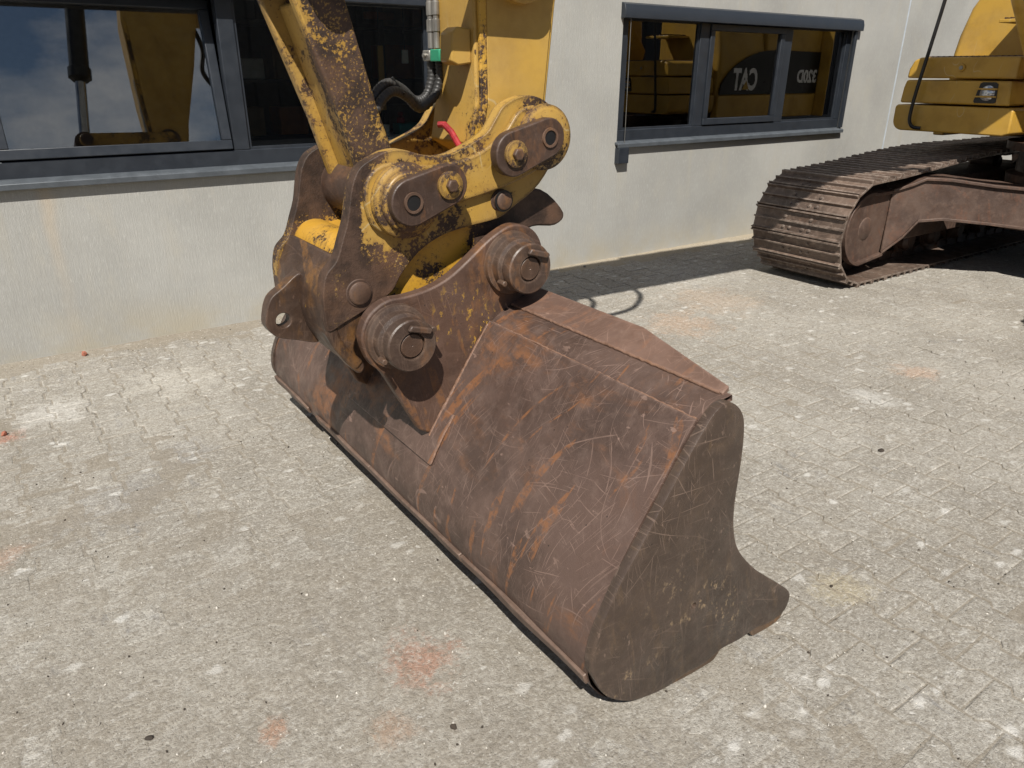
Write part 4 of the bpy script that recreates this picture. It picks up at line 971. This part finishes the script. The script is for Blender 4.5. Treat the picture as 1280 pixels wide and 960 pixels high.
for (yc, lab) in ((TY, 'rusty crawler track nearest the wall'), (TY-2.39, 'rusty crawler track away from the wall')):
    ch, poses = build_track(yc, lab)
    tr_ = ch.build('track_chain', 'brown', ex, ang=40); tr_['label'] = lab
    for mat in poses:
        # outward check
        o = bpy.data.objects.new('track_shoe', shoe_me); link(o, tr_)
        fl = mat.copy(); fl.translation = fl.translation+Vector((0, 0, .002))
        o.matrix_parent_inverse = parent_world_chain(tr_).inverted(); o.matrix_basis = fl
    sg = 1 if yc > 2.2 else -1      # +1: inner side is towards -Y
    iy = yc-sg*.18
    # idler, its guard plate, rollers, frame box
    MB().lathe([(yc-.06, .33), (yc-.05, .345), (yc+.05, .345), (yc+.06, .33)], (5.50, .44), 'y', 40).build('idler_wheel', 'frame_rust', ex, ang=30)
    MB().lathe([(yc-.05, .36), (yc+.05, .36)], (9.06, .475), 'y', 30).build('drive_sprocket', 'frame_rust', ex)
    gp = [(5.86, .19), (5.88, .68), (5.64, .70)]+arc(5.56, .42, .28, 88, 262, 22)+[(5.56, .139)]
    y0, y1 = sorted((yc-sg*.265, yc-sg*.245))
    gd = MB().prism(gp, y0, y1).build('idler_guard', 'frame_rust', ex, bevel=.004)
    rim = arc(5.56, .42, .285, 75, 262, 30); pr_ = [(5.90, .70)]+rim+[(5.86, .175)]
    rin = [(5.90, .675)]+arc(5.56, .42, .262, 75, 262, 30)+[(5.855, .20)]
    y2, y3 = sorted((yc-sg*.30, yc-sg*.246)); MB().prism(pr_+rin[::-1], y2, y3).build('guard_rim', 'frame_rust', gd, bevel=.003)
    yh = yc-sg*.2655; MB().lathe(sorted([(yh, .09), (yh-sg*.012, .075), (yh-sg*.014, .01)]), (5.58, .42), 'y', 32).build('hub_cap', 'frame_rust', gd, ang=60)
    fy0, fy1 = sorted((yc-sg*.255, yc+sg*.22))
    MB().prism([(5.83, .26), (5.87, .69), (6.2, .74), (8.6, .74), (8.75, .60), (8.7, .26)], fy0, fy1).build('track_frame', 'frame_rust', ex, bevel=.01)
    for i in range(7):
        MB().lathe([(yc-.2, .06), (yc-.17, .085), (yc-.12, .085), (yc-.118, .11), (yc-.10, .11), (yc-.098, .085), (yc+.098, .085), (yc+.10, .11), (yc+.118, .11), (yc+.12, .085), (yc+.2, .06)], (6.05+i*.43, .205), 'y', 24).build('bottom_roller', 'brown', ex, ang=30)
    for x in (6.55, 7.95):
        MB().lathe([(yc-.13, .05), (yc-.10, .075), (yc+.10, .075), (yc+.13, .05)], (x, .775), 'y', 20).build('carrier_roller', 'brown', ex)
    # X-frame legs: from the car body out to the track frame, deep box with a flanged lower edge
    for fx in (-1, 1):
        A = Vector((5.975 if fx < 0 else 8.50, yc-sg*.155)); Bp = Vector((6.95 if fx < 0 else 7.55, 2.22+sg*.10))
        st = [(0, .20, .695), (.10, .33, .745), (.17, .465, .79), (.3, .485, .785), (.55, .46, .745), (1.0, .40, .70)]
        wv = (Bp-A).normalized(); wn_ = Vector((-wv.y, wv.x)); mbx = MB(); vs = []; fs = []
        for t, zl, zh in st:
            p = A.lerp(Bp, t)
            for (q, z) in ((-1, zl), (1, zl), (1, zh), (-1, zh)): vs.append((p.x+wn_.x*.17*q, p.y+wn_.y*.17*q, z))
        for i in range(len(st)-1):
            for k in range(4): fs.append((i*4+k, i*4+(k+1) % 4, i*4+4+(k+1) % 4, i*4+4+k))
        fs += [(0, 3, 2, 1), tuple(len(st)*4-4+k for k in range(4))]
        leg = mbx.add(vs, fs).build('frame_leg', 'frame_rust', ex, bevel=.008)
        for zi in (1, 2):
            vs = []; fs = []
            for s_ in st:
                p = A.lerp(Bp, s_[0]); z = s_[zi]
                for (q, dz) in ((-1, -.011), (1, -.011), (1, .011), (-1, .011)): vs.append((p.x+wn_.x*.195*q, p.y+wn_.y*.195*q, z+dz))
            for i in range(len(st)-1):
                for k in range(4): fs.append((i*4+k, i*4+(k+1) % 4, i*4+4+(k+1) % 4, i*4+4+k))
            fs += [(0, 3, 2, 1), tuple(len(st)*4-4+k for k in range(4))]
            MB().add(vs, fs).build('flange', 'frame_rust', leg, bevel=.003)
MB().lathe([(.42, .62), (.80, .66), (.82, .60), (.98, .60), (.99, .70), (1.05, .70)], (7.25, 2.22), 'z', 48).build('slew_ring', 'brown', ex, ang=40)
MB().box(6.75, 7.75, 1.75, 2.70, .38, .70).build('car_body', 'frame_rust', ex, bevel=.02)
# --- superstructure
MB().prism([(7.2, 1.06), (7.2, 1.16), (9.2, 1.16), (9.2, 1.06)], 1.0, 3.5).build('deck', 'brown', ex, bevel=.01)
def yz(pts, x0, x1, name, mat, par=ex, bev=.015, seg=3): return MB().prism(pts, x0, x1, 'x').build(name, mat, par, bevel=bev, seg=seg)
bx = yz([(2.655, 1.125), (2.70, 1.105), (3.45, 1.105)]+arc(3.50, 1.185, .08, 270, 360, 6)+[(3.582, 1.29), (3.565, 1.308), (2.69, 1.308), (2.66, 1.29)], 6.45, 7.16, 'storage_box', 'boxyellow')
bx['label'] = 'three-tier yellow storage step box with a work light at the front corner'
mid = yz([(2.70, 1.322), (3.553, 1.322), (3.545, 1.44), (3.53, 1.498), (2.72, 1.498)], 6.455, 7.16, 'middle_tier', 'boxyellow', bx)
yz([(2.70, 1.512), (3.535, 1.512), (3.53, 1.58), (3.50, 1.645), (3.45, 1.668), (2.70, 1.668)], 6.46, 7.16, 'upper_tier', 'boxyellow', bx)
tr_ = MB(); 
for i in range(16): tr_.prism([(2.74+i*.044, 1.669), (2.76+i*.044, 1.677), (2.78+i*.044, 1.669)], 6.49, 7.1, 'x')
tr_.build('step_tread', 'brown', bx)
MB().lathe([(6.444, .026), (6.4595, .03)], (3.11, 1.59), 'x', 24).build('latch_rim', 'boxyellow', bx)
MB().lathe([(6.438, .013), (6.4435, .016)], (3.11, 1.59), 'x', 16).build('latch', 'steel', bx)
lm = MB().prism([(2.80, 1.345), (2.815, 1.337), (2.955, 1.337), (2.965, 1.35), (2.94, 1.478), (2.925, 1.488), (2.83, 1.488), (2.81, 1.475)], 6.449, 6.4545, 'x').build('lamp_recess', 'blackpaint', bx, bevel=.002)
MB().lathe([(6.425, .02), (6.437, .045), (6.4485, .055)], (2.875, 1.41), 'x', 28).build('work_light', 'lens', bx, ang=50)
for z in (1.385, 1.44): MB().box(6.418, 6.428, 2.795, 2.97, z-.006, z+.006).build('light_guard_bar', 'boxyellow', bx, bevel=.002)
hr = MB().tube(catmull([(6.40, 3.28, 2.6), (6.40, 3.315, 2.15), (6.40, 3.36, 1.75), (6.40, 3.40, 1.42), (6.405, 3.415, 1.24), (6.415, 3.41, 1.17), (6.43, 3.38, 1.135), (6.452, 3.33, 1.13)], 6, False), .014, 12).build('hand_rail', 'blackpaint', ex)
tk = yz([(2.62, 1.165), (3.56, 1.165), (3.575, 1.70), (3.555, 1.85), (3.50, 2.06), (3.42, 2.20), (3.32, 2.27), (2.62, 2.30)], 7.20, 8.0, 'fuel_tank', 'yellow', ex, .04, 4)
MB().prism([(6.86, 1.92), (6.86, 1.945), (7.199, 1.945), (7.199, 1.92)], 2.72, 3.10).build('step', 'yellow', ex, bevel=.004)
tb_ = MB()
for i in range(9): tb_.box(6.87, 7.18, 2.735+i*.04, 2.748+i*.04, 1.946, 1.958)
tb_.build('step_grip', 'brown', ex)
# right-hand body side, engine housing and counterweight: seen mirrored in the second window
hs = MB().prism([(8.005, 1.10), (8.005, 2.12), (8.10, 2.16), (9.125, 2.16), (9.125, 1.10)], 2.5, 3.585).build('engine_housing', 'yellow', ex, bevel=.02)
MB().prism([(7.205, 1.03), (7.205, 1.30), (9.125, 1.30), (9.125, 1.03)], 3.50, 3.60).build('side_skirt', 'yellow', ex, bevel=.012)
cw = catmull([(1.0, 9.13), (3.55, 9.13), (3.60, 9.2), (3.50, 9.38), (3.1, 9.62), (2.2, 9.72), (1.3, 9.62), (.9, 9.38), (.82, 9.2)], 4)
MB().prism([(x, y) for y, x in cw], 1.03, 2.08, 'z').build('counterweight', 'yellow', ex, bevel=.05, seg=3)
# black swoosh decal and lettering
dY = 3.604
sw = [(9.12, 1.305)]+[(9.12, 1.79)]+catmull([(8.4, 1.80), (8.0, 1.79), (7.7, 1.73), (7.45, 1.62), (7.25, 1.45), (7.21, 1.31)], 5, False)
MB().prism(sw, 3.587, dY-.003).build('side_decal', 'decal', ex)
def lettering(body, x_left, z, h, mat, width=None, parent=ex, name='lettering'):
    cu = bpy.data.curves.new(name, 'FONT'); cu.body = body; cu.size = h/.70; cu.extrude = .001; cu.offset = .012*h/.24
    o = bpy.data.objects.new(name, cu); COL.objects.link(o); bpy.context.view_layer.update()
    m = bpy.data.meshes.new_from_object(o.evaluated_get(bpy.context.evaluated_depsgraph_get())); bpy.data.objects.remove(o)
    xs_ = [v.co.x for v in m.vertices]; w = max(xs_)-min(xs_); k = (width/w) if width else 1; mn = min(xs_)
    for v in m.vertices:
        # read from the wall side: text runs towards -X, faces +Y
        v.co = Vector((x_left-(v.co.x-mn)*k, dY+v.co.z, z+v.co.y))
    m.materials.clear(); m.materials.append(M[mat]); ob = bpy.data.objects.new(name, m); link(ob, parent); ob.matrix_parent_inverse = parent_world_chain(parent).inverted(); return ob
lettering('CAT', 7.86, 1.365, .225, 'decalwhite', .44)
MB().add([(7.60, dY+.004, 1.362), (7.72, dY+.004, 1.362), (7.66, dY+.004, 1.46), (7.60, dY+.001, 1.362), (7.72, dY+.001, 1.362), (7.66, dY+.001, 1.46)], [(0, 2, 1), (3, 4, 5), (0, 1, 4, 3), (1, 2, 5, 4), (2, 0, 3, 5)]).build('triangle_mark', 'yellow', ex)
lettering('320D', 9.085, 1.44, .14, 'decalwhite', .40)
# cab on the far side of the boom (outside the frame)
MB().prism([(6.2, 1.17), (6.12, 1.7), (6.35, 2.95), (7.65, 2.98), (7.75, 1.17)], .86, 1.80).build('cab', 'yellow', ex, bevel=.04)

# ================================================================== SHED ADDED ACROSS THE YARD (unseen, keeps the pane reflections dark)
hall = empty('reflection_shed', (0, -9, 0), 'low dark shed added across the yard to darken the reflections in the panes', 'shed')
M['cladding'] = flat('dark_cladding', (.035, .036, .038), .6)
x = -30.; prof_ = []
while x < 45: prof_ += [(x, -9.0), (x+.5, -9.0), (x+.55, -9.06), (x+1.0, -9.06)]; x += 1.05
MB().prism(prof_+[(45, -15), (-30, -15)], -.3, 3.3, 'z').build('wall', 'cladding', hall, smooth=False)
MB().box(-30.3, 45.3, -15.3, -8.8, 3.31, 3.5).build('roof', 'cladding', hall)
for x in (-12, 0, 12, 24): MB().box(x, x+4, -8.99, -8.93, -.3, 2.9).build('roller_door', 'cladding', hall, bevel=.02)
